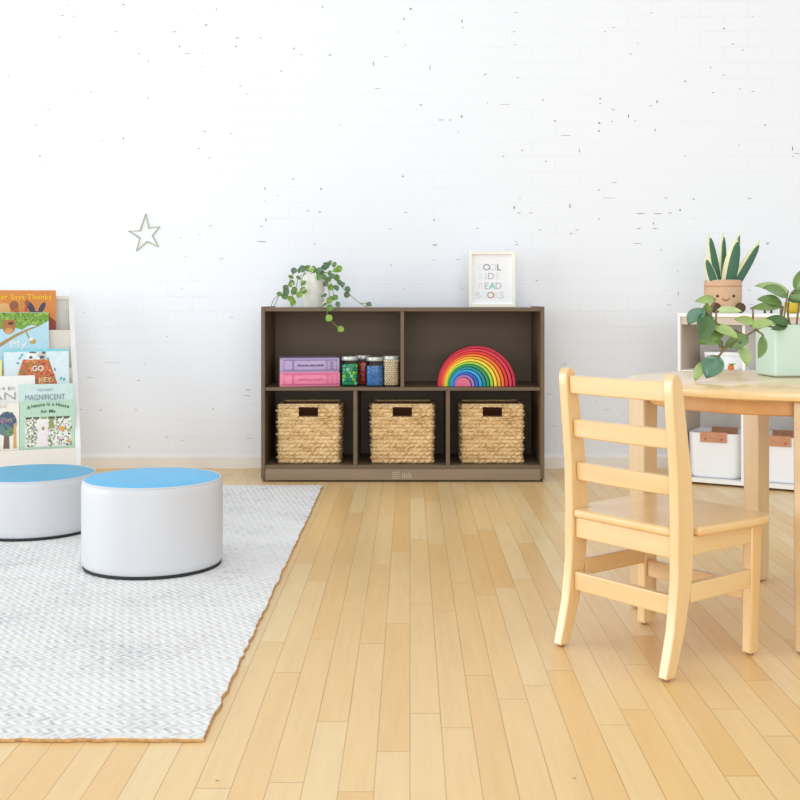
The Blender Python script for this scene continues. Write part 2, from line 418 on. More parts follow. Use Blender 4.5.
# ------------------------------------------------------------------ storage bookcase
SY = 4.88                                            # its front plane
SC = F / SY
def sx(px): return (px - VX) / SC
def sz(py): return HC - (py - HY) / SC
def bookcase():
    D = 0.385
    fr = wood('dark_ash_laminate', (114, 93, 70), (100, 81, 60), 0, 0.5, 10, 0.06)
    toe = wood('greyed_ash_kick', (152, 131, 107), (136, 116, 94), 0, 0.5, 10, 0.06)
    x0, x1 = sx(261), sx(544.5); top = sz(306.6)
    cx = (x0 + x1) / 2
    root = thing('storage_bookcase', 'dark grey-brown five compartment bookcase standing against the white brick wall', 'bookcase', (cx, SY, 0.0))
    def part(name, a, b, y0, y1, c, d, m=fr, bev=0.0015):
        bm = BM(); box(bm, a - cx, b - cx, y0, y1, c, d); return obj(name, bm, m, root, smooth=False, bevel=bev)
    t = 0.0165
    part('side_panel', x0, x0 + t, 0, D, 0.012, top); part('side_panel', x1 - t, x1, 0, D, 0.012, top)
    part('top_panel', x0 + t, x1 - t, 0.002, D - 0.004, sz(311.4), sz(307.7))
    msz0, msz1 = sz(390.8), sz(387.4)
    part('shelf', x0 + t, x1 - t, 0.004, D - 0.012, msz0, msz1)
    bz0, bz1 = sz(469.2), sz(465.2)
    part('bottom_panel', x0 + t, x1 - t, 0.004, D - 0.012, bz0, bz1)
    part('back_panel', x0 + t, x1 - t, D - 0.012, D - 0.004, bz0, sz(311.4))
    part('kick_panel', x0 + t, x1 - t, 0.003, 0.02, sz(480.4), bz0, toe)
    part('divider', sx(400.5), sx(404.2), 0.004, D - 0.012, msz1, sz(311.4))
    part('divider', sx(353.3), sx(357.2), 0.004, D - 0.012, bz1, msz0)
    part('divider', sx(446.2), sx(450.0), 0.004, D - 0.012, bz1, msz0)
    for a in (x0 + t / 2, x1 - t / 2):
        for y in (0.05, D - 0.05):
            bm = BM(); lathe(bm, [(0.008, 0.0), (0.008, 0.012)], 14, a - cx, y)
            obj('glide', bm, plain('black_base', (38, 38, 40), 0.7), root)
    # embossed maker's plate on the kick panel
    bm = BM(); a = sx(392) - cx; z0, z1 = sz(479.6), sz(471.5)
    h = z1 - z0
    for k in range(4):
        y0 = z0 + h * (0.08 + 0.24 * k)
        prism(bm, [(a, y0), (a + 0.033, y0 + 0.0016), (a + 0.033, y0 + 0.006), (a, y0 + 0.004)], 0.0016, 0.0032)
    for k in range(5):
        xx = a + 0.041 + 0.0095 * k
        box(bm, xx, xx + 0.006, 0.0016, 0.0032, z0 + h * 0.12, z0 + h * (0.86 if k % 2 else 0.72))
    o = obj('maker_plate', bm, plain('embossed_mark', (176, 162, 140), 0.5), root, smooth=False)
    o['label'] = 'small pale embossed maker mark'
    return bz1, msz1, top
BZ, MZ, TZ = bookcase()
TOPZ = sz(307.7)

# ------------------------------------------------------------------ woven baskets
def make_basket():
    straw = NT('woven_hyacinth')
    co = straw.coord((1, 1, 2.6))
    n = straw.noise(co, 80, 3, 0.65); n2 = straw.noise(co, 9, 2)
    f = straw.math('ADD', straw.math('MULTIPLY', n, 0.7), straw.math('MULTIPLY', n2, 0.3))
    straw.link(straw.ramp(f, [(0.32, lin((128, 92, 48))), (0.43, lin((206, 168, 112))), (0.55, lin((234, 204, 154))), (0.72, lin((250, 232, 194)))]), straw.b.inputs['Base Color'])
    straw.b.inputs['Roughness'].default_value = 0.75
    straw.bump(n, 0.4, 0.002)
    root = thing('woven_basket', None, 'basket', group='woven storage baskets')
    W, D, H = 0.262, 0.215, 0.252
    hx, hz0, hz1 = 0.0425, 0.204, 0.2445                # hand hole
    rows = 15
    def relief(s, z):
        r = z / H * rows; i = math.floor(r); q = r - i
        ph = s / 0.026 + (0.5 if i % 2 else 0.0) + 0.35 * (q - 0.5) * (1 if i % 2 else -1) + 0.12 * math.sin(i * 7.3)
        c = abs(math.sin(math.pi * ph)); e = math.sin(math.pi * min(max(q, 0), 1))
        return 0.013 * (e ** 0.8) * (0.2 + 0.8 * c ** 0.9) * (0.8 + 0.35 * math.sin(s * 61 + i * 2.1))
    bm = BM()
    def wall(ax, hole):
        """ax: (origin corner, direction, normal, length)"""
        o, d, nrm, L = ax; nx, nz = 88, 90
        xs = [L * i / nx for i in range(nx + 1)]
        grid = []
        for k in range(nz + 1):
            z = H * k / nz; rowv = []
            tap = 0.004 * (1 - z / H)
            for xx in xs:
                e = min(1.0, min(xx, L - xx) / 0.006, (H - z) / 0.003 + 0.15, z / 0.003 + 0.15)
                p = Vector(o) + Vector(d) * xx + Vector(nrm) * (relief(xx, z) * max(0.1, e) - tap)
                rowv.append(bm.verts.new((p.x, p.y, z)))
            grid.append(rowv)
        for k in range(nz):
            for i in range(nx):
                zc = H * (k + 0.5) / nz; xc = (xs[i] + xs[i + 1]) / 2 - L / 2
                if hole and abs(xc) < hx and hz0 < zc < hz1: continue
                bm.faces.new((grid[k][i], grid[k][i + 1], grid[k + 1][i + 1], grid[k + 1][i]))
    w, d = W / 2, D / 2
    wall(((-w, 0, 0), (1, 0, 0), (0, -1, 0), W), True)
    wall(((w, 0, 0), (0, 1, 0), (1, 0, 0), D), False)
    wall(((w, D, 0), (-1, 0, 0), (0, 1, 0), W), False)
    wall(((-w, D, 0), (0, -1, 0), (-1, 0, 0), D), False)
    bmesh.ops.remove_doubles(bm, verts=bm.verts[:], dist=0.0008)
    obj('woven_wall', bm, straw.m, root)
    # inner lining: four thin boards, the front one leaves the hand hole open
    bm = BM(); t = 0.005; g = 0.0065
    y0 = g
    box(bm, -w + g, w - g, y0, y0 + t, 0.002, hz0 - 0.001); box(bm, -w + g, w - g, y0, y0 + t, hz1 + 0.001, H - 0.003)
    box(bm, -w + g, -hx - 0.001, y0, y0 + t, hz0 - 0.001, hz1 + 0.001); box(bm, hx + 0.001, w - g, y0, y0 + t, hz0 - 0.001, hz1 + 0.001)
    box(bm, -w + g, w - g, D - g - t, D - g, 0.002, H - 0.003)
    box(bm, -w + g, -w + g + t, y0 + t, D - g - t, 0.002, H - 0.003); box(bm, w - g - t, w - g, y0 + t, D - g - t, 0.002, H - 0.003)
    box(bm, -w + g, w - g, y0, D - g, 0.0, 0.004)
    obj('lining', bm, plain('basket_lining', (120, 72, 44), 0.8, 0.2, 40), root, smooth=False)
    bm = BM(); z = H + 0.001
    tube(bm, [(-w + .004, .004, z), (w - .004, .004, z), (w - .004, D - .004, z), (-w + .004, D - .004, z)], 0.0045, 8, closed=True)
    obj('rim', bm, straw.m, root)
    bm = BM(); tube(bm, [(-hx, 0.0, hz0), (hx, 0.0, hz0), (hx, 0.0, hz1), (-hx, 0.0, hz1)], 0.0028, 6, closed=True)
    o = obj('handle_hole', bm, plain('dark_binding', (92, 52, 30), 0.8), root); o['label'] = 'dark bound hand hole'
    return root
BY = 4.928
bk = make_basket()
for i, (px, lab) in enumerate(((308.5, 'woven straw basket in the left lower compartment, below the stacked pink book'),
                               (402.3, 'woven straw basket in the middle lower compartment of the dark bookcase'),
                               (492.3, 'woven straw basket in the right lower compartment, below the rainbow arches'))):
    o = bk if i == 0 else copy_tree(bk)
    p = at(px, 464, BY); o.location = (p.x, BY, BZ + 0.001); o['label'] = lab

# ------------------------------------------------------------------ two thick books lying on the shelf
def lying_book(px0, px1, Yf, z0, h, rgb, label, boxcol, inkcol, words):
    X0 = (px0 - VX) * Yf / F; X1 = (px1 - VX) * Yf / F; w = (X1 - X0); D = 0.19
    root = thing('thick_book', label, 'book', ((X0 + X1) / 2, Yf, z0), (0, 0, R(10.0)), group='thick books lying on the bookcase shelf')
    cov = plain('cloth_' + words[0].lower(), rgb, 0.55, 0.05, 60)
    a = w / 2; t = 0.0035
    bm = BM()
    box(bm, -a, a, 0.0, D, 0.0, t); box(bm, -a, a, 0.0, D, h - t, h)
    prism_x(bm, [(0.004, 0.0), (-0.002, h * 0.2), (-0.0035, h * 0.5), (-0.002, h * 0.8), (0.004, h), (0.006, h), (0.006, 0.0)], -a, a)
    obj('cover', bm, cov, root, smooth=False, bevel=0.0008)
    bm = BM(); box(bm, -a + 0.003, a - 0.003, 0.0065, D - 0.003, t, h - t)
    obj('page_block', bm, plain('page_edges', (222, 192, 150), 0.9, 0.1, 90), root, smooth=False)
    bm = BM()
    def frame(x0, x1, zz0, zz1, ww=0.0013):
        for q in ((x0, x1, zz0, zz0 + ww), (x0, x1, zz1 - ww, zz1), (x0, x0 + ww, zz0, zz1), (x1 - ww, x1, zz0, zz1)):
            box(bm, q[0], q[1], -0.0046, -0.0020, q[2], q[3], 0)
    zz0, zz1 = h * 0.14, h * 0.88
    frame(-a + 0.016, -a + 0.055, zz0, zz1); frame(-a + 0.058, a - 0.058, zz0, zz1); frame(a - 0.053, a - 0.013, zz0, zz1)
    obj('spine_panels', bm, plain('spine_line_' + words[0].lower(), boxcol, 0.6), root, smooth=False)
    bm = BM(); rnd = random.Random(len(words[0]))
    x = -a + 0.075
    while x < a - 0.075:                               # title too small to read: a line of uneven strokes
        ww = rnd.uniform(0.002, 0.006); hh = rnd.uniform(0.5, 1.0) * h * 0.16
        box(bm, x, x + ww, -0.0046, -0.0030, h * 0.42, h * 0.42 + hh); x += ww + rnd.choice((0.0012, 0.0012, 0.0025))
    obj('spine_title', bm, plain('spine_ink_' + words[0].lower(), inkcol, 0.6), root, smooth=False)
    bm = BM()
    for k in range(5):
        box(bm, a - 0.040, a - 0.026 - 0.002 * (k % 2), -0.0046, -0.0030, h * (0.24 + 0.11 * k), h * (0.28 + 0.11 * k))
    obj('spine_emblem', bm, plain('spine_ink_' + words[0].lower(), inkcol, 0.6), root, smooth=False)
zb = MZ + 0.0005
hb = 14.1 * 4.93 / F
lying_book(280, 340, 4.93, zb, hb, (240, 140, 172), 'pink cloth book lying flat on the shelf, under the lavender book', (206, 96, 140), (224, 104, 146), ['Pink'])
lying_book(280, 339.5, 4.932, zb + hb + 0.0004, hb, (186, 166, 204), 'lavender cloth book lying flat on top of the pink book', (134, 104, 168), (104, 76, 128), ['Lavender'])

# ------------------------------------------------------------------ four glass jars with their fillings
def glass():
    t = NT('clear_jar_glass')
    tr = t.n.new('ShaderNodeBsdfTransparent'); tr.inputs[0].default_value = (0.985, 0.995, 0.995, 1)
    gl = t.n.new('ShaderNodeBsdfGlossy'); gl.inputs['Roughness'].default_value = 0.06
    lw = t.n.new('ShaderNodeFresnel'); lw.inputs['IOR'].default_value = 1.45
    mx = t.n.new('ShaderNodeMixShader')
    nz = t.noise(t.coord(), 20)
    t.link(t.math('MULTIPLY', lw.outputs[0], t.math('ADD', 0.75, t.math('MULTIPLY', nz, 0.2))), mx.inputs[0]); t.link(tr.outputs[0], mx.inputs[1]); t.link(gl.outputs[0], mx.inputs[2])
    t.link(mx.outputs[0], t.o.inputs['Surface']); return t.m
GL = glass()
SILV = plain('brushed_silver_lid', (206, 206, 202), 0.35, 0.05, 40, metal=0.35)
def jar(px, Yc, label, wpx, hpx=29.6, lid=True):
    X = (px - VX) * Yc / F; r = wpx * Yc / F / 2; h = hpx * Yc / F; z0 = MZ + 0.0006
    root = thing('glass_jar', label, 'jar', (X, Yc, z0), group='glass craft jars on the bookcase shelf')
    bm = BM(); n = 32
    def ring(rr, z):                                   # rounded square plan
        out = []
        for k in range(n):
            a = 2 * math.pi * k / n; c, s = math.cos(a), math.sin(a)
            q = (abs(c) ** 3.2 + abs(s) ** 3.2) ** (-1 / 3.2)
            out.append((rr * q * c, rr * q * s, z))
        return out
    def circ(rr, z): return [(rr * math.cos(2 * math.pi * k / n), rr * math.sin(2 * math.pi * k / n), z) for k in range(n)]
    loft(bm, [ring(r * 0.90, 0.0), ring(r * 0.97, 0.004), ring(r, 0.012), ring(r, h * 0.70), ring(r * 0.97, h * 0.77), circ(r * 0.92, h * 0.83), circ(r * 0.90, h * 0.88)], True, False)
    obj('glass_body', bm, GL, root)
    bm = BM(); lathe(bm, [(r * 0.95, h * 0.875), (r * 0.97, h * 0.885), (r * 0.97, h * 0.985), (r * 0.94, h), (0.002, h)], 40)
    obj('lid', bm, SILV, root)
    return root, Vector((X, Yc, z0)), r, h
def pack(c, r, h, br, nmax, rnd, square=0.80):
    """loose hexagonal packing of small round pieces inside a jar, nearest the glass first"""
    pts = []; z = br + 0.004; lay = 0
    while z < h * 0.80 - br:
        off = br if lay % 2 else 0
        m = int(r // (2 * br)) + 2
        for i in range(-m, m + 1):
            for j in range(-m, m + 1):
                x = i * 2.02 * br + (j % 2) * br + off * 0.9; y = j * 1.76 * br + off * 0.6
                q = (abs(x) ** 3 + abs(y) ** 3) ** (1 / 3)
                if q < r * 0.985 - br - 0.0012: pts.append((x, y, z))
        z += 1.72 * br; lay += 1
    R_ = r - br - 0.0016; z = br + 0.004; lay = 0; shell = []
    while z < h * 0.80 - br:
        m = max(8, int(2 * math.pi * R_ * 1.12 / (2.06 * br)))
        for k in range(m):
            a = 2 * math.pi * (k + 0.5 * (lay % 2)) / m; c_, s_ = math.cos(a), math.sin(a); q = (abs(c_) ** 3 + abs(s_) ** 3) ** (-1 / 3)
            shell.append((R_ * q * c_, R_ * q * s_, z + rnd.uniform(-0.04, 0.04) * br))
        z += 1.75 * br; lay += 1
    keep = [p for p in pts if (abs(p[0]) ** 3 + abs(p[1]) ** 3) ** (1 / 3) < R_ - 1.9 * br]
    pts = shell + keep
    pts.sort(key=lambda p: p[1])
    return [Vector(c) + Vector(p) for p in pts[:nmax]]
Yj = 4.955
_, c, r, h = jar(350.1, Yj, 'glass jar of green pompoms beside the stacked books', 16.8)
rnd = random.Random(11)
greens = [plain('pompom_' + n, rgb, 0.95, 0.18, 200, spec=0.1) for n, rgb in (('emerald', (30, 172, 112)), ('lime', (140, 222, 90)), ('mint', (150, 230, 184)), ('teal', (24, 150, 128)))]
pm = []
for g in greens:
    bm = BM(); ball(bm, (0, 0, 0), 1.0, 14, 10)
    for v in bm.verts: v.co *= 1 + rnd.uniform(-0.06, 0.06)
    me = bpy.data.meshes.new('pompom'); bm.to_mesh(me); bm.free(); me.materials.append(g); me.shade_smooth(); pm.append(me)
glab = {0: 'emerald green pompom inside the green-filled jar', 1: 'lime green pompom inside the green-filled jar', 2: 'pale mint pompom inside the green-filled jar', 3: 'dark teal pompom inside the green-filled jar'}
br = 0.0086
for p in pack(c, r, h, br, 70, rnd):
    k = rnd.choice((0, 0, 0, 1, 2, 3))
    o = bpy.data.objects.new('pompom', pm[k]); COL.objects.link(o); o.location = p; o.scale = (br, br, br)
    tag(o, glab[k], 'pompom', 'pompoms in the green jar, ' + ('emerald', 'lime', 'mint', 'teal')[k])
_, c, r, h = jar(387 + 4.3, Yj, 'glass jar of natural wooden beads, rightmost of the four jars', 16.6, 30)
bm = BM(); lathe(bm, [(0.28, -0.9), (0.75, -0.68), (1.0, 0.0), (0.75, 0.68), (0.28, 0.9)], 14)
bead = bpy.data.meshes.new('wooden_bead'); bmesh.ops.recalc_face_normals(bm, faces=bm.faces[:]); bm.to_mesh(bead); bm.free(); bead.shade_smooth()
bead.materials.append(plain('raw_bead_wood', (244, 220, 182), 0.6, 0.25, 3))
br = 0.0052
for p in pack(c, r, h * 1.1, br, 190, rnd):
    o = bpy.data.objects.new('wooden_bead', bead); COL.objects.link(o); o.location = p; o.scale = (br, br, br)
    o.rotation_euler = (rnd.uniform(0, 3), rnd.uniform(0, 3), rnd.uniform(0, 3))
    tag(o, 'small natural wooden bead in the rightmost glass jar', 'bead', 'wooden beads in the jar')
def fill(name, c, r, h, br, m, label, cat):
    bm = BM()
    for p in pack(Vector((0, 0, 0)), r, h, br, 700, rnd):
        if p.y > r * 0.35: continue
        res = bmesh.ops.create_icosphere(bm, subdivisions=1, radius=br)
        for v in res['verts']: v.co += p
        k = rnd.randrange(len(m))
        for v in res['verts']:
            for f in v.link_faces: f.material_index = k
    lathe(bm, [(r * 0.70, 0.004), (r * 0.70, h * 0.74)], 20)
    o = obj(name, bm, m, None); o.location = c; tag(o, label, cat, kind='stuff')
_, c, r, h = jar(363.0, Yj + 0.088, 'glass jar of red beads standing behind the green and blue jars', 15.5, 29.2)
fill('red_beads', c, r, h * 0.98, 0.0045, [plain('red_bead', (196, 40, 46), 0.3), plain('red_bead_bright', (222, 84, 70), 0.3)], 'red beads filling the jar behind the green and blue jars', 'beads')
_, c, r, h = jar(374.8, Yj - 0.004, 'glass jar of small blue beads, second jar from the right', 17.0, 29.0)
fill('blue_beads', c, r, h * 0.90, 0.0032, [plain('blue_bead', (62, 142, 220), 0.35), plain('blue_bead_light', (110, 172, 228), 0.35)], 'tiny blue beads filling the jar in front of the red one', 'beads')

# ------------------------------------------------------------------ nested rainbow arches
RB = [('crimson', (190, 28, 56)), ('raspberry', (222, 52, 78)), ('red', (226, 52, 44)), ('orange', (240, 118, 36)), ('amber', (248, 172, 40)), ('yellow', (248, 218, 62)),
      ('lime green', (158, 206, 66)), ('green', (36, 150, 84)), ('teal', (20, 142, 158)), ('sky blue', (40, 168, 228)), ('royal blue', (48, 96, 196)), ('lilac', (160, 124, 196))]
YR = 4.955; kz = YR / F / 8.89
for i, (nm, rgb) in enumerate(RB):
    l = 65 + 13.3 * i; rt = 755 - 33.0 * i
    X = (430 + (l + rt) / 2 / 8.89 - VX) * YR / F; ro = (rt - l) / 2 * kz; tl, tr = 12.6 * kz, 25.0 * kz; ri = ro - (tl + tr) / 2; sh = (tl - tr) / 2
    bm = BM(); n = 40; d = 0.065; leg = 0.006
    outer = [(ro, 0.0)] + [(ro * math.cos(math.pi * k / n), leg + ro * math.sin(math.pi * k / n)) for k in range(n + 1)] + [(-ro, 0.0)]
    inner = [(ri + sh, 0.0)] + [(sh + ri * math.cos(math.pi * k / n), leg + ri * math.sin(math.pi * k / n)) for k in range(n + 1)] + [(-ri + sh, 0.0)]
    rings = []
    for (a, b), (e, f) in zip(outer, inner):
        rings.append([(a, 0, b), (a, d, b), (e, d, f), (e, 0, f)])
    loft(bm, rings)
    o = obj('rainbow_arch', bm, plain('stain_' + nm.replace(' ', '_'), rgb, 0.5, 0.08, 40), None, bevel=0.0012)
    o.location = (X, YR - d / 2, MZ + 0.0006)
    where = 'outermost arch' if i == 0 else 'innermost thin arch' if i == 11 else 'arch between the %s and %s ones' % (RB[i - 1][0], RB[i + 1][0])
    tag(o, '%s wooden rainbow %s on the shelf' % (nm, where), 'toy arch', 'nested wooden rainbow arches')
l, rt = 65 + 13.3 * 12, 755 - 33.0 * 12
X = (430 + (l + rt) / 2 / 8.89 - VX) * YR / F; ro = (rt - l) / 2 * kz
bm = BM(); prism(bm, [(-ro, 0.0), (ro, 0.0)] + [(ro * math.cos(math.pi * k / 32), 0.006 + ro * math.sin(math.pi * k / 32)) for k in range(33)], -0.032, 0.032)
o = obj('rainbow_core', bm, plain('stain_pink', (224, 108, 138), 0.5, 0.08, 40), None, bevel=0.0015)
o.location = (X, YR, MZ + 0.0006); tag(o, 'solid pink half-round block at the heart of the wooden rainbow', 'toy block')

# ------------------------------------------------------------------ framed print on the bookcase
def framed_print():
    Yf = 5.14; s = Yf / F
    w = 46.3 * s; h = 0.252; X = (492.2 - VX) * s
    root = thing('framed_print', 'framed COOL KIDS READ BOOKS print leaning on top of the bookcase', 'picture', (X, Yf, TOPZ + 0.0012), (R(-4), 0, 0))
    fw = 0.013; fd = 0.02
    wd = wood('pale_birch', (248, 246, 232), (243, 238, 218), 2, 0.5)
    bm = BM(); a = w / 2
    prism(bm, [(-a, 0), (a, 0), (a - fw, fw), (-a + fw, fw)], 0, fd); prism(bm, [(-a, h), (-a + fw, h - fw), (a - fw, h - fw), (a, h)], 0, fd)
    prism(bm, [(-a, 0), (-a + fw, fw), (-a + fw, h - fw), (-a, h)], 0, fd); prism(bm, [(a, 0), (a, h), (a - fw, h - fw), (a - fw, fw)], 0, fd)
    obj('frame', bm, wd, root, smooth=False)
    bm = BM(); box(bm, -a + fw * 0.7, a - fw * 0.7, 0.012, 0.016, fw * 0.7, h - fw * 0.7)
    pr = obj('print', bm, plain('print_paper', (246, 246, 247), 0.6, 0.01), root, smooth=False)
    cols = {}
    def c(n, rgb):
        cols.setdefault(n, len(cols)); ms.append(plain('ink_' + n, rgb, 0.6)) if cols[n] == len(ms) else None
        return cols[n]
    ms = []
    pale = ('pale', (234, 234, 238)); lg = ('light_grey', (218, 220, 224)); dk = ('dark_grey', (140, 138, 140)); pu = ('slate', (150, 152, 166))
    mint = ('mint', (226, 236, 232)); gr = ('green', (110, 210, 180)); og = ('brown', (196, 142, 110)); pe = ('peach', (240, 230, 226)); ye = ('straw', (232, 228, 212))
    mv = ('mauve', (196, 190, 196))
    bm = BM()
    # (px centre, baseline py in the zoom (x12.3), colour)
    rows = [('COOL', 300, [(255, pale), (332, pu), (408, lg), (482, dk)]), ('KIDS', 410, [(272, mint), (322, lg), (385, mv), (462, ye)]),
            ('READ', 530, [(258, pe), (328, mv), (400, gr), (475, mv)]), ('BOOKS', 645, [(225, lg), (300, mint), (380, og), (450, pe), (515, lg)])]
    for wd_, base, spec in rows:
        for ch, (cx, col) in zip(wd_, spec):
            x = (460 + cx / 12.3 - 492.2) * s; z = (306.5 - (245 + base / 12.3)) * s
            glyphs(bm, ch, 0.042, x, z, 0.0116, c(*col), bold=0.0004)
    obj('print_lettering', bm, ms, pr, smooth=False)
framed_print()

# ------------------------------------------------------------------ wire star on the wall
def star():
    pts = [(410, 140), (460, 370), (635, 345), (515, 490), (615, 670), (430, 585), (260, 735), (315, 530), (135, 415), (322, 412)]
    W = [at(120 + x / 16, 205 + y / 16, YW - 0.0032) for x, y in pts]
    c = sum(W, Vector()) / len(W)
    bm = BM(); tube(bm, [p - c for p in W], 0.0030, 8, closed=True)
    o = obj('star_ornament', bm, plain('brass_wire', (176, 172, 132), 0.4, 0.1, 30, metal=0.2)); o.location = c
    tag(o, 'thin brass wire star outline hanging on the white brick wall', 'wall ornament')
star()

# ------------------------------------------------------------------ trailing plant on the bookcase
def trailing_plant():
    k = 7.27
    def q(cx, cy, Y): return at(265 + cx / k, 255 + cy / k, Y)
    Yp = 5.05
    X = (313.8 - VX) * Yp / F; r = 11.4 * Yp / F; h = 0.148
    O = Vector((X, Yp, TOPZ + 0.0008))
    root = thing('trailing_plant', 'trailing green plant in a white pot on top of the bookcase', 'plant', O)
    bm = BM(); lathe(bm, [(r * 0.86, 0.0), (r * 0.9, 0.004), (r, h * 0.96), (r * 1.0, h), (r * 0.93, h), (r * 0.92, h - 0.02)], 48)
    obj('pot', bm, plain('white_glazed_pot', (240, 240, 232), 0.35, 0.02), root)
    bm = BM(); lathe(bm, [(r * 0.94, h - 0.018), (r * 0.91, h - 0.014), (0.002, h - 0.010)], 32)
    obj('soil', bm, plain('potting_soil', (64, 48, 36), 0.95, 0.4, 120), root)
    gm = [plain('leaf_bright_green', (126, 164, 58), 0.45, 0.2, 60), plain('leaf_blue_green', (92, 124, 96), 0.5, 0.2, 60), plain('leaf_mid_green', (98, 140, 66), 0.45, 0.2, 60), plain('leaf_cream_rim', (206, 214, 178), 0.5)]
    rim = (340, 130, Yp - 0.04)
    yf = SY - 0.014
    vines = [[(300, 135, 5.0), (250, 112, 4.99), (195, 150, 4.97), (165, 230, 4.96), (110, 285, 4.95), (62, 325, 4.94), (46, 376, 4.93)],
             [(300, 130, 5.0), (245, 165, 4.98), (225, 240, 4.96), (200, 300, 4.95), (200, 345, 4.94)],
             [(290, 135, 5.0), (262, 190, 4.97), (275, 255, 4.96)], [(110, 285, 4.95), (80, 340, 4.94), (65, 376, 4.93)], [(200, 300, 4.95), (150, 302, 4.95)],
             [(400, 130, 5.0), (440, 190, 4.97), (468, 290, 4.93), (452, 360, 4.90), (452, 400, yf), (462, 455, yf), (540, 535, yf)],
             [(410, 130, 5.02), (480, 140, 5.0), (530, 200, 4.99), (600, 275, 4.97), (690, 350, 4.95), (735, 378, 4.94)],
             [(410, 125, 5.0), (470, 190, 4.97), (500, 290, 4.94)], [(380, 130, 5.05), (440, 85, 5.04), (505, 70, 5.03)], [(380, 130, 5.05), (500, 120, 5.03), (545, 100, 5.02)], [(340, 135, 5.05), (310, 95, 5.03)], [(690, 350, 4.95), (755, 355, 4.94)]]
    bm = BM()
    for v in vines: tube(bm, smooth_path([q(*p) - O for p in v]), 0.0016, 5)
    obj('stems', bm, plain('vine_stem', (134, 130, 84), 0.6), root)
    rnd = random.Random(21); bm = BM()
    L = [(210,115,1),(250,112,1),(275,100,1),(310,95,0),(325,105,0),(350,105,2),(390,112,1),(445,75,1),(430,92,1),(505,70,1),(540,100,0),(520,112,0),(470,130,2),(430,160,1),(490,155,1),(520,165,2),(190,160,2),(245,165,1),
         (280,205,2),(185,215,0),(200,200,1),(215,250,2),(210,270,2),(275,255,0),(285,268,2),(250,290,0),(105,285,2),(145,300,2),(185,318,0),(205,350,0),(195,325,0),(395,160,2),(440,210,1),(428,295,1),(470,335,0),(510,310,2),(480,320,2),
         (465,330,2),(435,370,1),(520,240,1),(565,215,1),(540,200,1),(600,250,1),(595,290,1),(465,460,0),(550,540,0),(530,370,1),(470,385,2),(150,240,1),(755,360,1),(460,180,2),(480,235,0),(155,265,1),(470,60,1),(385,120,2),(340,110,0),(410,130,1)]
    for cx, cy, m in L:
        Y = 5.0 - 0.0002 * max(0, cy - 100) + rnd.uniform(-0.012, 0.012)
        if cy > 365 and cx < 560: Y = yf - 0.004
        a = rnd.uniform(0, 2 * math.pi)
        if cy > 140: a = rnd.uniform(R(200), R(340))
        ln = rnd.uniform(0.026, 0.034); wd = ln * rnd.uniform(0.80, 1.0)
        c = q(cx, cy, Y); d = Vector((math.cos(a), rnd.uniform(-0.35, 0.1), math.sin(a))).normalized()
        if cy > 340 and cy < 380 and cx < 560 and cx > 300: c.z += 0.006
        up = Vector((rnd.uniform(-0.5, 0.5), -1, rnd.uniform(0.0, 0.9)))
        leaf(bm, c - d * ln / 2 - O, c + d * ln / 2 - O, wd, up, m, cup=0.2, droop=0.05, thick=0.0009, rim=3 if rnd.random() < 0.3 else None, rows=6)
    obj('foliage', bm, gm, root)
trailing_plant()

# ------------------------------------------------------------------ picture book display (left)
DF = Vector((-1.385, 4.80, 0.0085)); DA = R(22)
def dloc(lx, y, z): return Vector((DF.x + lx * math.cos(DA) - y * math.sin(DA), DF.y + lx * math.sin(DA) + y * math.cos(DA), DF.z + z))
def dlx(px, y):
    k = (px - VX) / F; s, c = math.sin(DA), math.cos(DA)
    return (k * (DF.y + y * c) - DF.x + y * s) / (c - k * s)
def dzz(py, lx, y):
    Y = dloc(lx, y, 0).y; return HC - (py - HY) * Y / F - DF.z
TIERS = [(0.235, 0.640), (0.157, 0.478), (0.079, 0.315), (0.0, 0.150)]
def display():
    wt = plain('white_laminate', (242, 240, 237), 0.45, 0.02, 5)
    root = thing('book_display_rack', 'white tiered picture book display rack beside the rug, against the wall', 'book rack', DF, (0, 0, DA))
    Wd = 0.86; t = 0.022
    prof = [(0.0, 0.0), (0.0, 0.155), (0.325, 0.795), (0.335, 0.805), (0.37, 0.805), (0.37, 0.0)]
    for x in (-t, -Wd):
        bm = BM(); prism_x(bm, prof, x, x + t); obj('side_panel', bm, wt, root, smooth=False, bevel=0.002)
    for i, (y, z) in enumerate(TIERS):
        zb = TIERS[i + 1][1] - 0.085 if i < 3 else 0.01
        bm = BM(); box(bm, -Wd + t, -t, y, y + 0.012, zb, z); obj('tier_front', bm, plain('cream_laminate', (240, 230, 218), 0.5, 0.02, 5), root, smooth=False, bevel=0.001)
        yb = TIERS[i - 1][0] if i else 0.31
        bm = BM(); box(bm, -Wd + t, -t, y + 0.012, yb, z - 0.085, z - 0.077); obj('tier_shelf', bm, wt, root, smooth=False)
    bm = BM(); box(bm, -Wd + t, -t, 0.312, 0.322, 0.53, 0.775); obj('back_panel', bm, plain('grey_back_board', (222, 219, 210), 0.6, 0.02), root, smooth=False)
    bm = BM(); box(bm, -Wd + t, -t, 0.306, 0.34, 0.775, 0.79); obj('top_strip', bm, plain('cream_laminate', (240, 230, 218)), root, smooth=False)
display()

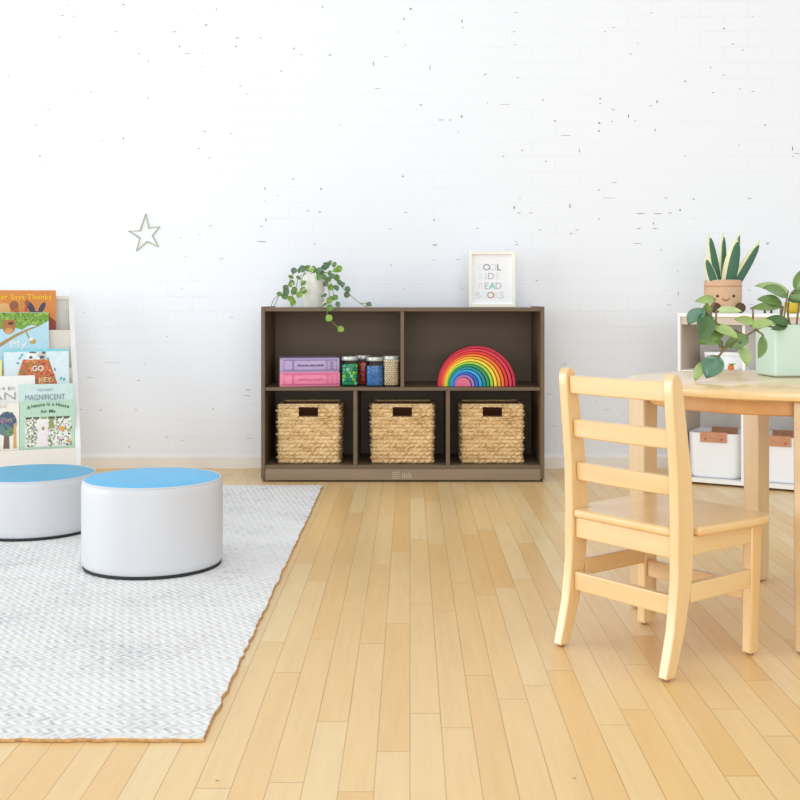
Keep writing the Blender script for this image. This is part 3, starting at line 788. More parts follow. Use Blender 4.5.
INK = {}
def ink(name, rgb): return plain('cover_' + name, rgb, 0.5, 0.05, 50)
def cover_book(tier, px0, px1, py_top, off, tilt, label, cover, build):
    """a picture book standing in a tier; build(bm-helpers) draws its cover"""
    ty, tz = TIERS[tier]; y = ty + 0.0125 + off
    x0, x1 = dlx(px0, y + 0.02), dlx(px1, y + 0.02); zf = tz - 0.0765
    w = x1 - x0
    h = (dzz(py_top, x1, y + 0.03) - zf) / math.cos(tilt)
    p = dloc((x0 + x1) / 2, y, zf + 0.0008)
    root = thing('picture_book', label, 'book', p, (-tilt, 0, DA), group='picture books on the display rack')
    th = 0.007; a = w / 2
    bm = BM(); box(bm, -a, a, 0, 0.0016, 0, h); box(bm, -a, a, th - 0.0016, th, 0, h); box(bm, -a, -a + 0.0016, 0.0016, th - 0.0016, 0, h)
    cov = obj('cover', bm, cover, root, smooth=False)
    bm = BM(); box(bm, -a + 0.0018, a - 0.002, 0.0018, th - 0.0018, 0.002, h - 0.002); obj('page_block', bm, plain('white_pages', (240, 236, 226), 0.9, 0.05, 90), root, smooth=False)
    art, txt = BM(), BM(); am, tm = [], []
    def idx(lst, m):
        if m not in lst: lst.append(m)
        return lst.index(m)
    Ys = Yp = dloc((x0 + x1) / 2, y, 0).y
    def U(px): return dlx(px, y + 0.02) - (x0 + x1) / 2
    def V(py): return (dzz(py, (x0 + x1) / 2 + 0.0, y + 0.03) - zf) / math.cos(tilt)
    lay = [0]
    def poly(pts, m):                                  # a flat printed patch, photo coordinates
        lay[0] += 1; d = 0.00025 + 0.0000035 * lay[0]
        P = [(max(-a, min(a, U(x))), max(0.0, min(h, V(yy)))) for x, yy in pts]
        v = [art.verts.new((x, -d, z)) for x, z in P]
        art.faces.new(v).material_index = idx(am, m)
    def blob(cx, cy, rx, ry, m, n=12, rot=0.0):
        poly([(cx + rx * math.cos(2 * math.pi * k / n) * math.cos(rot) - ry * math.sin(2 * math.pi * k / n) * math.sin(rot),
               cy + rx * math.cos(2 * math.pi * k / n) * math.sin(rot) + ry * math.sin(2 * math.pi * k / n) * math.cos(rot)) for k in range(n)], m)
    def text(s, px, py, size, m, width=None, align='CENTER', rot=0, bold=0.0, stretch=1.0):
        glyphs(txt, s, size * Ys / F, U(px), V(py), -0.0014, idx(tm, m), align, width * Ys / F if width else None, 0.0004, rot, bold, stretch)
    build(poly, blob, text)
    if len(art.faces): obj('cover_picture', art, am, cov, smooth=False)
    else: art.free()
    if len(txt.faces): obj('cover_lettering', txt, tm, cov, smooth=False)
    else: txt.free()
    return root

rb = random.Random(4)
def b_bear(poly, blob, text):
    ye = ink('title_yellow', (250, 200, 30)); br = ink('brown_fur', (150, 90, 60)); dkb = ink('navy_feather', (70, 66, 88)); ru = ink('rust', (190, 96, 52)); cr = ink('cream_fur', (226, 178, 110)); rd = ink('red_breast', (206, 84, 60))
    text('Bear Says Thanks', 52, 299.6, 7.6, ye, 57, 'RIGHT', bold=0.0003)
    poly([(-33, 313.2), (50, 313.2), (50, 316), (-33, 316)], ru)
    blob(4, 309, 7, 6, cr); blob(14, 306, 4.5, 5, br, rot=0.4); blob(16, 311, 3, 2.5, ru)
    blob(31, 308, 3.2, 7.5, dkb, rot=-0.5); blob(37, 313.5, 6, 2.0, dkb); blob(42, 308, 2.6, 6.5, dkb, rot=0.5); blob(27, 303, 2.4, 3, br); blob(26, 309, 1.6, 3, rd)
    poly([(36, 313), (42, 314), (49, 316), (56, 322), (56, 332), (36, 332)], ink('maroon_patch', (150, 62, 34)))
cover_book(0, -34, 56, 290.5, 0.002, R(7), 'orange picture book reading Bear Says Thanks in the top tier', ink('orange', (218, 138, 62)), b_bear)

def b_my(poly, blob, text):
    g1 = ink('leaf_green', (116, 160, 52)); g2 = ink('leaf_light', (158, 194, 84)); g3 = ink('leaf_dark', (82, 126, 44)); br = ink('bear_brown', (178, 112, 56)); db = ink('dark_brown', (86, 58, 38)); tw = ink('twig', (176, 140, 84)); wh = ink('white_ink', (246, 246, 242)); bu = ink('bird_ochre', (206, 160, 78))
    poly([(-25, 313), (49, 313), (49, 321), (40, 326), (30, 325), (22, 330), (12, 327), (-25, 334)], g1)
    for _ in range(170):
        x = rb.uniform(-4, 48); y = rb.uniform(313, 325 - 0.06 * abs(x - 30)); blob(x, y, rb.uniform(0.7, 1.8), rb.uniform(0.5, 1.3), rb.choice((g1, g2, g3, g2)), 6, rb.uniform(0, 3))
    blob(9, 327, 6.5, 7.5, br); blob(5, 322, 2, 2.4, br); blob(14, 322, 2, 2.4, br); blob(11, 323.5, 3, 1.8, db); blob(9, 331, 4, 3, ink('muzzle', (214, 160, 90)))
    poly([(-25, 352), (0, 343), (16, 334), (28, 329), (40, 325), (40, 326.2), (28, 331), (16, 337), (0, 347), (-25, 356)], tw)
    poly([(25, 331), (26.5, 331), (30, 339), (29, 339.5)], tw); blob(33, 342, 3.2, 2.4, bu); blob(31, 339.5, 2.0, 1.6, wh)
    text('My', 18, 347.5, 10.0, wh, 16)
cover_book(1, -25, 49, 312.5, 0.002, R(7), 'light blue picture book reading My with a leafy branch, second tier', ink('sky', (186, 224, 238)), b_my)

def b_go(poly, blob, text):
    te = ink('teal_band', (134, 214, 220)); sh = [ink('sign_orange', (212, 112, 64)), ink('sign_red', (178, 70, 54)), ink('sign_amber', (232, 160, 96)), ink('sign_olive', (140, 140, 60))]; gy = ink('fur_grey', (96, 98, 96)); wh = ink('white_ink', (246, 246, 242)); tl = ink('foliage_teal', (88, 178, 188))
    poly([(4, 348.8), (69, 348.8), (69, 351.8), (4, 351.8)], te)
    poly([(23, 359.5), (49, 359.5), (58, 386), (14, 386)], sh[0])
    for _ in range(190):
        y = rb.uniform(360, 385); f = (y - 359.5) / 26; x = rb.uniform(24 - 9 * f, 48 + 9 * f); blob(x, y, rb.uniform(0.7, 1.9), rb.uniform(0.6, 1.5), rb.choice(sh), 6, rb.uniform(0, 3))
    blob(31, 356.5, 4.2, 3.6, wh); blob(42, 356, 4.6, 4, ink('fur_pale', (206, 206, 200))); blob(31, 357.5, 2, 1.6, gy); blob(42, 357.5, 3, 1.8, gy); blob(44, 353, 2, 1.4, gy); blob(33, 352.6, 4, 0.8, gy); blob(38, 358.5, 2.2, 1.4, wh)
    for x, y in ((18, 363), (22, 355), (55, 370), (61, 379), (64, 380), (20, 358), (48, 359)): blob(x, y, 1.8, 1.1, tl, 8, rb.uniform(0, 3))
    text('GO', 38, 371, 7.5, wh, 11, bold=0.0003); text('KEY', 45, 382, 6.5, ink('title_yellowish', (240, 224, 170)), 12, bold=0.0003)
cover_book(2, 4, 69, 348.8, 0.002, R(6), 'pale blue picture book with GO on an orange patterned shape, third tier', ink('ice_blue', (222, 238, 242)), b_go)
cover_book(2, -52, 2.0, 360, 0.002, R(6), 'yellow book in the third tier, only its right edge showing at the left', ink('pale_yellow', (242, 230, 150)), lambda p, b, t: None)

def b_white(poly, blob, text):
    gr = ink('title_grey', (168, 168, 170))
    text('THE', -2, 390.5, 4.6, gr, 34); text('STAN', -6, 400, 12.0, gr, 42, stretch=0.9)
cover_book(3, -44, 35, 375.3, 0.030, R(3.5), 'white picture book with tall thin grey lettering, bottom tier at the far left', ink('off_white', (240, 238, 234)), b_white)
def b_mag(poly, blob, text):
    gr = ink('title_slate', (122, 132, 140))
    text('THE MOST', 45, 391.0, 3.4, ink('title_pale_slate', (150, 160, 178)), 16)
    text('MAGNIFICENT', 45, 399.6, 9.5, gr, 38, stretch=0.8)
    text('THING', 45, 408, 8.0, gr, 20)
cover_book(3, 19, 73.2, 383.3, 0.020, R(3.5), 'pale mint picture book reading The Most Magnificent Thing, behind the green one', ink('pale_mint', (206, 228, 222)), b_mag)
def b_house(poly, blob, text):
    dk = ink('title_dark', (58, 70, 56)); wh = ink('panel_white', (240, 240, 232)); bl = ink('line_dark', (86, 86, 74)); ol = ink('olive', (150, 156, 90)); orr = ink('flower_orange', (232, 160, 66)); pk = ink('soft_pink', (228, 200, 206)); lg = ink('sage', (176, 196, 150)); gm1 = ink('sketch_grey', (150, 150, 144))
    s = 'A House Is a House'; n = len(s); x0, x1 = 27.5, 69
    wts = [0.5 if c in ' I' else 1.25 if c == 'H' else 0.9 for c in s]; tot = sum(wts); acc = 0
    for ch, wt in zip(s, wts):
        f = (acc + wt / 2) / tot; acc += wt
        if ch == ' ': continue
        x = x0 + (x1 - x0) * f; d = (f - 0.5) * 2
        text(ch, x, 405.6 + 3.2 * d * d, 4.9, dk, rot=R(9) * d, bold=0.0002)
    text('for Me', 48, 412.5, 4.6, dk, 14, bold=0.0002)
    poly([(25, 417), (71, 417), (71, 446), (25, 446)], wh)
    for _ in range(300):
        x = rb.choice((rb.uniform(25.5, 37), rb.uniform(25.5, 37), rb.uniform(48, 55), rb.uniform(56, 71), rb.uniform(56, 71))); y = rb.uniform(417.5, 445.5)
        blob(x, y, rb.uniform(0.4, 1.4), rb.uniform(0.4, 1.2), rb.choice((bl, ol, lg, bl, pk, ol, lg, gm1)), 6, rb.uniform(0, 3))
    poly([(38, 422), (47, 422), (47, 446), (38, 446)], ink('panel_pink', (240, 230, 230))); poly([(50, 416), (51, 416), (55, 428), (48, 428)], ol)
    blob(62, 429, 3, 2.4, orr); blob(68, 441, 2, 1.4, orr); blob(43, 428, 1.6, 2, ol); blob(60, 438, 2, 1.6, pk)
    for k in range(6): poly([(25 + 7.6 * k, 416.5), (32 + 7.6 * k, 416.5), (31 + 7.6 * k, 418.5), (26 + 7.6 * k, 418.5)], bl if k not in (2,) else ol)
cover_book(3, 19.6, 74.4, 400.8, 0.0095, R(3.5), 'green picture book reading A House Is a House for Me, front of the bottom tier', ink('leaf_mint', (186, 218, 192)), b_house)
def b_tree(poly, blob, text):
    nb = ink('crown_navy', (74, 92, 112)); te = ink('crown_teal', (96, 128, 130)); mv = ink('crown_mauve', (150, 116, 138)); tk = ink('trunk', (120, 96, 92)); tan = ink('giraffe_tan', (206, 168, 110)); gn = ink('crown_green', (112, 140, 100))
    poly([(4, 434), (9, 434), (9.5, 449), (3, 449)], tk)
    blob(7, 424, 10, 12, nb, 16); blob(4, 430, 6, 6, te); blob(9, 432, 5, 5, gn); blob(4, 421, 4, 3.4, mv); blob(10, 421, 2, 2, ink('crown_rose', (206, 140, 120)))
    for _ in range(30): blob(rb.uniform(-1, 15), rb.uniform(413, 435), 1.2, 1.0, rb.choice((nb, te, nb, gn)), 6)
    poly([(13.5, 425), (16.5, 423), (17.5, 425), (16, 427), (16.5, 449), (13, 449)], tan)
    text('ild', 2, 408, 4.5, ink('title_faint', (190, 190, 190)), 8)
cover_book(3, -42, 19.2, 403.0, 0.0095, R(3.5), 'cream picture book with a blue round tree on the cover, front of the bottom tier', ink('cream', (240, 234, 218)), b_tree)

# ------------------------------------------------------------------ ladder-back chair
MA, MB_ = (232, 199, 144), (222, 182, 122)
def chair():
    v_ = wood('maple_upright', MA, MB_, 2, 0.35, 16, 0.08, 1.0); h_ = wood('maple_rail', MA, MB_, 0, 0.35, 16, 0.08, 1.0); s_ = wood('maple_seat', MA, MB_, 1, 0.28, 12, 0.1, 0.4); d_ = wood('maple_side_rail', MA, MB_, 1, 0.35, 16, 0.08, 1.0)
    root = thing('ladder_back_chair', 'child-size pale maple ladder-back chair pulled up to the round table', 'chair', (0.573, 2.561, 0.0), (0, 0, R(-52)))
    hw = 0.1495
    def post_y(z):
        P = [(0.0, -0.179), (0.10, -0.149), (0.20, -0.132), (0.30, -0.128), (0.42, -0.134), (0.60, -0.157), (0.63, -0.161)]
        for (a, b), (c, d) in zip(P, P[1:]):
            if z <= c: return b + (d - b) * (z - a) / (c - a)
        return P[-1][1]
    for s in (-1, 1):
        bm = BM(); rings = []
        zs = [0.006, 0.05, 0.10, 0.15, 0.20, 0.26, 0.32, 0.42, 0.52, 0.58, 0.605, 0.617, 0.6245, 0.627]
        for z in zs:
            d = 0.0140 + 0.012 * min(1, z / 0.25) if z < 0.36 else 0.026 - 0.008 * min(1, (z - 0.36) / 0.24)
            if z > 0.6: d *= math.sqrt(max(0.05, 1 - ((z - 0.6) / 0.0275) ** 2))
            w = 0.0118; y = post_y(z)
            rings.append([(s * hw - w, y - d, z), (s * hw + w, y - d, z), (s * hw + w, y + d, z), (s * hw - w, y + d, z)])
        loft(bm, rings); po = obj('back_post', bm, v_, root, bevel=0.004, seg=2)
        bm = BM(); y = post_y(0); lathe(bm, [(0.007, 0.0), (0.008, 0.006)], 12, s * hw, y); obj('glide', bm, plain('tan_glide', (150, 116, 82), 0.6), po)
        bm = BM(); w = 0.0125
        loft(bm, [[(s * hw - w, 0.091, 0.006), (s * hw + w, 0.091, 0.006), (s * hw + w, 0.117, 0.006), (s * hw - w, 0.117, 0.006)],
                  [(s * hw - w, 0.095, 0.20), (s * hw + w, 0.095, 0.20), (s * hw + w, 0.129, 0.20), (s * hw - w, 0.129, 0.20)],
                  [(s * hw - w, 0.096, 0.288), (s * hw + w, 0.096, 0.288), (s * hw + w, 0.134, 0.288), (s * hw - w, 0.134, 0.288)]])
        fl = obj('front_leg', bm, v_, root, bevel=0.003)
        bm = BM(); lathe(bm, [(0.007, 0.0), (0.008, 0.006)], 12, s * hw, 0.104); obj('glide', bm, plain('tan_glide', (150, 116, 82), 0.6), fl)
    i = hw - 0.0125
    for zc in (0.590, 0.491, 0.393):                    # three back slats, gently bowed
        bm = BM(); n = 10; f = []
        for k in range(n + 1):
            x = -i + 2 * i * k / n; b = -0.006 * (1 - (x / i) ** 2)
            y = post_y(zc) + b
            f.append([(x, y - 0.009 + 0.001, zc - 0.0205), (x, y + 0.009, zc - 0.0205), (x, y + 0.007, zc + 0.0205), (x, y - 0.011, zc + 0.0205)])
        loft(bm, f); obj('back_slat', bm, h_, root, bevel=0.003)
    def rail(name, x0, x1, y0, y1, z0, z1, m):
        bm = BM(); box(bm, x0, x1, y0, y1, z0, z1); obj(name, bm, m, root, smooth=False, bevel=0.003)
    rail('rear_apron', -i, i, -0.145, -0.125, 0.243, 0.288, h_)
    rail('rear_stretcher', -i, i, -0.150, -0.130, 0.125, 0.167, h_)
    rail('front_apron', -i, i, 0.106, 0.124, 0.246, 0.288, h_)
    rail('front_stretcher', -i, i, 0.101, 0.119, 0.118, 0.158, h_)
    for s in (-1, 1):
        rail('side_apron', s * hw - 0.009, s * hw + 0.009, -0.104, 0.097, 0.247, 0.288, d_)
        rail('side_stretcher', s * hw - 0.009, s * hw + 0.009, -0.110, 0.095, 0.150, 0.190, d_)
    # shaped seat: narrow between the posts, wide and rounded at the front
    xb, xm, xf = 0.139, 0.172, 0.184
    half = [(xb, -0.152), (xb, -0.098), (0.170, -0.096), (0.176, -0.06), (0.180, 0.02), (xf, 0.098), (xf - 0.002, 0.128), (xf - 0.012, 0.148), (xf - 0.03, 0.158), (0.10, 0.168), (0.0, 0.171)]
    out = half + [(-x, y) for x, y in half[::-1][1:]]
    bm = BM(); loft(bm, [[(x, y, 0.288) for x, y in out], [(x, y, 0.308) for x, y in out]])
    obj('seat', bm, s_, root, smooth=True, bevel=0.007, seg=3)
chair()

# ------------------------------------------------------------------ round table
TX, TY, TT = 0.924, 2.845, 0.582
def table():
    root = thing('round_table', 'small round pale wood table standing behind the ladder-back chair', 'table', (TX, TY, 0.0), (0, 0, R(37.8)))
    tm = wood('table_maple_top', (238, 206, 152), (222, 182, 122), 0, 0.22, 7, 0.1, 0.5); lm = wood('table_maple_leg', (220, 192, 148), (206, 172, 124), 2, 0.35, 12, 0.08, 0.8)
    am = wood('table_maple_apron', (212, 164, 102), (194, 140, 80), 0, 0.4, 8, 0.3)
    r = 0.381
    bm = BM(); lathe(bm, [(r - 0.012, TT - 0.025), (r - 0.003, TT - 0.021), (r, TT - 0.0125), (r - 0.003, TT - 0.004), (r - 0.011, TT), (0.004, TT)], 128)
    obj('table_top', bm, tm, root)
    bm = BM(); a = r - 0.058; n = 96
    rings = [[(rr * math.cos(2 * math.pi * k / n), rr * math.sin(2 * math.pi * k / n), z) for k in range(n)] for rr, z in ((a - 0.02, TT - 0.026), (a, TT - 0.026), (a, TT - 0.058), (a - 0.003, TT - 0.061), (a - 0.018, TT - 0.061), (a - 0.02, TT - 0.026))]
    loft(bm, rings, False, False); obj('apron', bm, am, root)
    q = 0.238
    for sx_, sy_ in ((1, 1), (-1, 1), (-1, -1), (1, -1)):
        bm = BM(); x, y = sx_ * q, sy_ * q; w = 0.0265; w2 = 0.0245
        loft(bm, [[(x - w2, y - w2, 0.004), (x + w2, y - w2, 0.004), (x + w2, y + w2, 0.004), (x - w2, y + w2, 0.004)], [(x - w, y - w, TT - 0.0255), (x + w, y - w, TT - 0.0255), (x + w, y + w, TT - 0.0255), (x - w, y + w, TT - 0.0255)]])
        lg = obj('leg', bm, lm, root, bevel=0.004)
        bm = BM(); lathe(bm, [(0.014, 0.0), (0.014, 0.0045)], 14, x, y); obj('glide', bm, plain('tan_glide', (150, 116, 82), 0.6), lg)
table()

# ------------------------------------------------------------------ leafy plant in mint planter on the table
def planter():
    C = Vector((0.935, 2.918, TT + 0.0005)); A = R(8); w, d, h = 0.20, 0.12, 0.134
    root = thing('potted_plant', 'glossy-leaved green plant in a mint box planter on the round table', 'plant', C, (0, 0, A))
    mint = plain('mint_ceramic', (200, 222, 206), 0.3, 0.03, 6)
    bm = BM(); cx, cy = w / 2, d / 2
    R0 = lambda ww, dd, z: rrect(ww, dd, 0.007, z, 4, cx, cy)
    loft(bm, [R0(w - 0.006, d - 0.006, 0.0006), R0(w, d, 0.004), R0(w, d, h), R0(w - 0.012, d - 0.012, h), R0(w - 0.012, d - 0.012, h - 0.022)], True, False)
    obj('planter_box', bm, mint, root, bevel=0.001)
    bm = BM(); loft(bm, [R0(w - 0.0125, d - 0.0125, h - 0.03), R0(w - 0.0125, d - 0.0125, h - 0.020)]); obj('soil', bm, plain('potting_soil', (64, 48, 36), 0.95, 0.4, 120), root, smooth=False)
    inv = Matrix.Translation(C) @ Matrix.Rotation(A, 4, 'Z'); inv = inv.inverted()
    def P(px, py, Y): return inv @ at(px, py, Y)
    def gm(n, rgb, r=0.3): return plain('foliage_' + n, rgb, r, 0.14, 25, coat=0.3)
    dk = gm('deep', (70, 106, 48)); md = gm('mid', (112, 142, 76)); lt = gm('light', (158, 182, 106)); pale = gm('pale', (174, 194, 134)); blu = gm('bluish', (86, 124, 98), 0.18)  # bluish carries the upper left leaf's sky glint in its colour
    # base px, tip px, depth base, depth tip, width px, material, facing (x, up)
    LV = [((703, 309), (688, 324), 2.78, 2.76, 17, blu, (-0.9, 0.9)), ((708, 314), (700, 338), 2.78, 2.74, 21, dk, (0.2, 0.25)), ((715, 299), (696, 301), 2.84, 2.80, 9, lt, (0, 0.3)),
          ((707, 318), (707, 303), 2.82, 2.80, 10, md, (-0.5, 0.2)), ((717, 310), (742, 311), 2.80, 2.78, 8, pale, (0, 0.5)), ((712, 325), (738, 338), 2.80, 2.76, 14, lt, (0.2, 0.6)),
          ((722, 341), (696, 342), 2.78, 2.76, 9, md, (0, 0.3)), ((722, 328), (710, 343), 2.80, 2.77, 12, md, (-0.3, 0.5)), ((748, 338), (725, 346), 2.80, 2.77, 15, md, (0, 0.5)), ((719, 356), (706, 378), 2.72, 2.71, 22, blu, (-0.5, 0.6)),
          ((703, 362), (695, 381), 2.74, 2.73, 10, lt, (-0.6, 0.2)), ((754, 322), (735, 319), 2.82, 2.80, 9, lt, (0, 0.3)), ((751, 326), (774, 323), 2.82, 2.79, 13, lt, (0, 0.8)),
          ((740, 346), (748, 366), 2.80, 2.78, 14, lt, (0.3, 0.3)), ((763, 336), (759, 358), 2.84, 2.82, 13, md, (0.5, 0.3)), ((735, 348), (741, 342), 2.80, 2.78, 8, dk, (0.2, 0.3)),
          ((788, 291), (756, 285), 2.96, 2.92, 11, pale, (0, 0.6)), ((787, 296), (764, 287), 2.95, 2.90, 13, md, (0.1, 0.5)), ((781, 302), (758, 299), 2.94, 2.90, 11, md, (0, 0.4)), ((781, 306), (751, 308), 2.94, 2.88, 9, md, (0, 0.3)),
          ((790, 296), (806, 301), 2.96, 2.92, 13, md, (0.2, 0.4)), ((788, 300), (812, 292), 2.98, 2.96, 13, dk, (0.2, 0.4)), ((789, 322), (764, 320), 2.93, 2.88, 11, dk, (0, 0.5)), ((786, 326), (772, 329), 2.92, 2.88, 8, dk, (0, 0.4)),
          ((800, 300), (824, 284), 3.0, 2.99, 16, md, (0, 0.4)), ((806, 308), (830, 304), 2.98, 2.96, 16, lt, (0, 0.5)), ((795, 290), (806, 268), 3.0, 3.0, 14, md, (0, 0.3))]
    for (a, b, ya, yb, wp, m, fc) in LV:
        bm = BM(); leaf(bm, P(*a, ya), P(*b, yb), wp * ya / F, (fc[0], -1.0, fc[1]), 0, cup=0.22, droop=0.07, thick=0.0014, rows=10)
        obj('leaf', bm, m, root)
    ST = [[(790, 330, 2.96), (784, 322, 2.95), (786, 305, 2.95), (788, 291, 2.96)], [(786, 330, 2.95), (781, 318, 2.94), (781, 302, 2.94)], [(792, 330, 2.96), (788, 315, 2.95), (790, 296, 2.96), (795, 290, 3.0)],
          [(796, 330, 2.98), (798, 312, 2.99), (800, 300, 3.0), (806, 308, 2.98)], [(788, 331, 2.94), (787, 325, 2.93), (789, 322, 2.93)], [(781, 318, 2.94), (783, 308, 2.94), (781, 306, 2.94)], [(786, 326, 2.92), (790, 328, 2.94), (791, 332, 2.95)],
          [(782, 331, 2.95), (768, 326, 2.90), (756, 330, 2.86), (746, 336, 2.82), (738, 340, 2.79), (726, 348, 2.76), (719, 356, 2.72)], [(756, 330, 2.86), (753, 322, 2.83), (753, 311, 2.82), (751, 308, 2.84)],
          [(746, 336, 2.82), (734, 330, 2.81), (724, 327, 2.80), (715, 322, 2.79), (711, 316, 2.79), (707, 318, 2.82)], [(716, 323, 2.79), (716, 316, 2.80), (717, 310, 2.80)], [(711, 316, 2.79), (712, 308, 2.82), (715, 299, 2.84)], [(711, 316, 2.79), (706, 312, 2.78), (703, 309, 2.78)],
          [(738, 340, 2.79), (736, 346, 2.80), (740, 346, 2.80)], [(726, 348, 2.76), (722, 346, 2.78), (722, 341, 2.78)], [(724, 350, 2.76), (719, 344, 2.78), (722, 328, 2.80)], [(719, 356, 2.72), (710, 358, 2.73), (703, 362, 2.74)], [(724, 327, 2.80), (716, 325, 2.80), (712, 325, 2.80)],
          [(756, 330, 2.86), (762, 334, 2.85), (763, 336, 2.84)], [(753, 322, 2.83), (751, 326, 2.82)], [(753, 322, 2.83), (754, 322, 2.82)], [(746, 336, 2.82), (748, 338, 2.80)]]
    bm = BM()
    for s in ST: tube(bm, smooth_path([P(*p) for p in s], 4), 0.0026, 6)
    obj('stems', bm, plain('brown_green_stem', (120, 108, 66), 0.5, 0.2, 30), root)
planter()

# ------------------------------------------------------------------ white storage cabinet at the right
CP = Vector((1.141, 4.86, 0.0)); CA = R(-30)
CM = Matrix.Translation(CP) @ Matrix.Rotation(CA, 4, 'Z')
def cabinet():
    wt = plain('white_laminate', (242, 240, 237)); tp = plain('taupe_shade_and_strip', (206, 190, 174), 0.5, 0.04, 8)
    root = thing('storage_cabinet', 'white open storage cabinet standing angled behind the round table', 'cabinet', CP, (0, 0, CA))
    D = 0.30; L = 0.812; top = 0.724; t = 0.012
    def part(name, x0, x1, y0, y1, z0, z1, m=wt):
        bm = BM(); box(bm, x0, x1, y0, y1, z0, z1); return obj(name, bm, m, root, smooth=False, bevel=0.001)
    part('top_panel', 0, L, -0.004, D, top - 0.015, top)
    sp = part('side_panel', 0, t, 0, D - 0.008, 0.0, top - 0.015); part('side_panel', L - t, L, 0, D - 0.008, 0.0, top - 0.015)
    part('side_shade', t, t + 0.003, 0.004, D - 0.008, 0.03, top - 0.015, tp)  # taupe sheet: shade of the inner left side put into the colour
    part('top_strip', t, L - t, 0.004, 0.02, top - 0.048, top - 0.015, tp)  # taupe strip across the front just below the top
    part('bottom_panel', t, L - t, 0, D - 0.008, 0.010, 0.026)
    part('shelf', t + 0.003, L - t, 0.004, D - 0.008, 0.455, 0.483)
    part('back_panel', 0, L, D - 0.008, D, 0.0, top - 0.015)
    for x in (0.2665, 0.533): part('divider', x, x + t, 0.002, D - 0.008, 0.026, 0.455); part('divider', x, x + t, 0.021, D - 0.008, 0.483, top - 0.015)
cabinet()
def cl(x, y, z): return CM @ Vector((x, y, z))

def make_bin():
    wt = plain('white_bin_plastic', (238, 239, 241), 0.4, 0.02, 5); lea = plain('tan_leather', (196, 138, 104), 0.6, 0.1, 60)
    root = thing('storage_bin', None, 'storage bin', group='white storage bins in the cabinet')
    w, d, h = 0.226, 0.215, 0.190
    rings = []
    for f, z in ((0.84, 0.0), (0.90, 0.003), (0.94, 0.012), (0.96, 0.03), (0.98, h * 0.5), (1.0, h - 0.004), (1.005, h)):
        rings.append(rrect(w * f, d * f, 0.04 * f, z, 6))
    inn = []
    for f, z in ((0.985, h), (0.965, h - 0.006), (0.945, h * 0.5), (0.92, 0.02), (0.87, 0.008)):
        inn.append(rrect(w * f, d * f, 0.04 * f, z, 6))
    bm = BM(); loft(bm, rings + inn, True, True); obj('bin_body', bm, wt, root)
    for s in (-1, 1):                                   # leather strap folded over the rim, front and back
        bm = BM(); y = s * (d / 2)
        ya, yb = y + s * 0.0015, y + s * 0.004
        box(bm, -0.056, 0.056, min(ya, yb), max(ya, yb), h - 0.038, h + 0.004)
        yi, yj = y - s * 0.0085, y - s * 0.0055
        box(bm, -0.056, 0.056, min(yi, yj), max(yi, yj), h - 0.032, h + 0.004)
        box(bm, -0.056, 0.056, min(yi, yb), max(yi, yb), h + 0.002, h + 0.005)
        st = obj('strap_handle', bm, lea, root, smooth=False, bevel=0.0008); st['label'] = 'tan leather strap folded over the rim'
        for x in (-0.034, 0.034):
            bm = BM(); ball(bm, (x, y + s * 0.0045, h - 0.024), 0.0045, 10, 6, sc=(1, 0.5, 1)); obj('rivet', bm, plain('brass_rivet', (150, 92, 60), 0.4, metal=0.4), st)
    return root
b0 = make_bin()
for i, (x, lab) in enumerate(((0.142, 'white bin with tan leather straps in the cabinet, left of the table leg'), (0.403, 'white bin with tan leather straps in the cabinet, right of the table leg'), (0.800, 'white leather-strapped bin in the cabinet bay outside the right edge of the photo'))):
    if i == 2: continue
    o = b0 if i == 0 else copy_tree(b0)
    o.location = cl(x, 0.135, 0.027); o.rotation_euler = (0, 0, R(-28)); o['label'] = lab

def shelf_items():
    # white box and a small carrot-coloured toy in the upper bay
    p = cl(0.163, 0.10, 0.4836)
    root = thing('storage_box', 'plain white box in the upper cabinet bay behind the trailing leaves', 'box', p, (0, 0, CA))
    bm = BM(); box(bm, -0.075, 0.095, 0.0, 0.15, 0, 0.058); obj('box_body', bm, plain('white_card', (244, 244, 244), 0.6), root, smooth=False, bevel=0.002)
    bm = BM(); box(bm, -0.077, 0.097, -0.002, 0.152, 0.0585, 0.074); obj('box_lid', bm, plain('white_card', (244, 244, 244)), root, smooth=False, bevel=0.002)
    p = cl(0.212, 0.055, 0.4836)
    root = thing('toy_fruit', 'small orange toy fruit with green leaves in the upper cabinet bay', 'toy', p)
    bm = BM(); lathe(bm, [(0.006, 0.0), (0.011, 0.004), (0.0135, 0.010), (0.0125, 0.017), (0.007, 0.021), (0.002, 0.022)], 18); obj('body', bm, plain('toy_orange', (232, 118, 40), 0.5), root)
    bm = BM()
    for k in range(6):
        a = k * 1.05; leaf(bm, (0.004 * math.cos(a), 0, 0.021), (0.004 + 0.016 * math.cos(a), 0.010 * math.sin(a), 0.028), 0.009, (math.cos(a), math.sin(a), 0.4))
    obj('leafy_top', bm, plain('toy_green', (124, 176, 62), 0.5), root)
shelf_items()

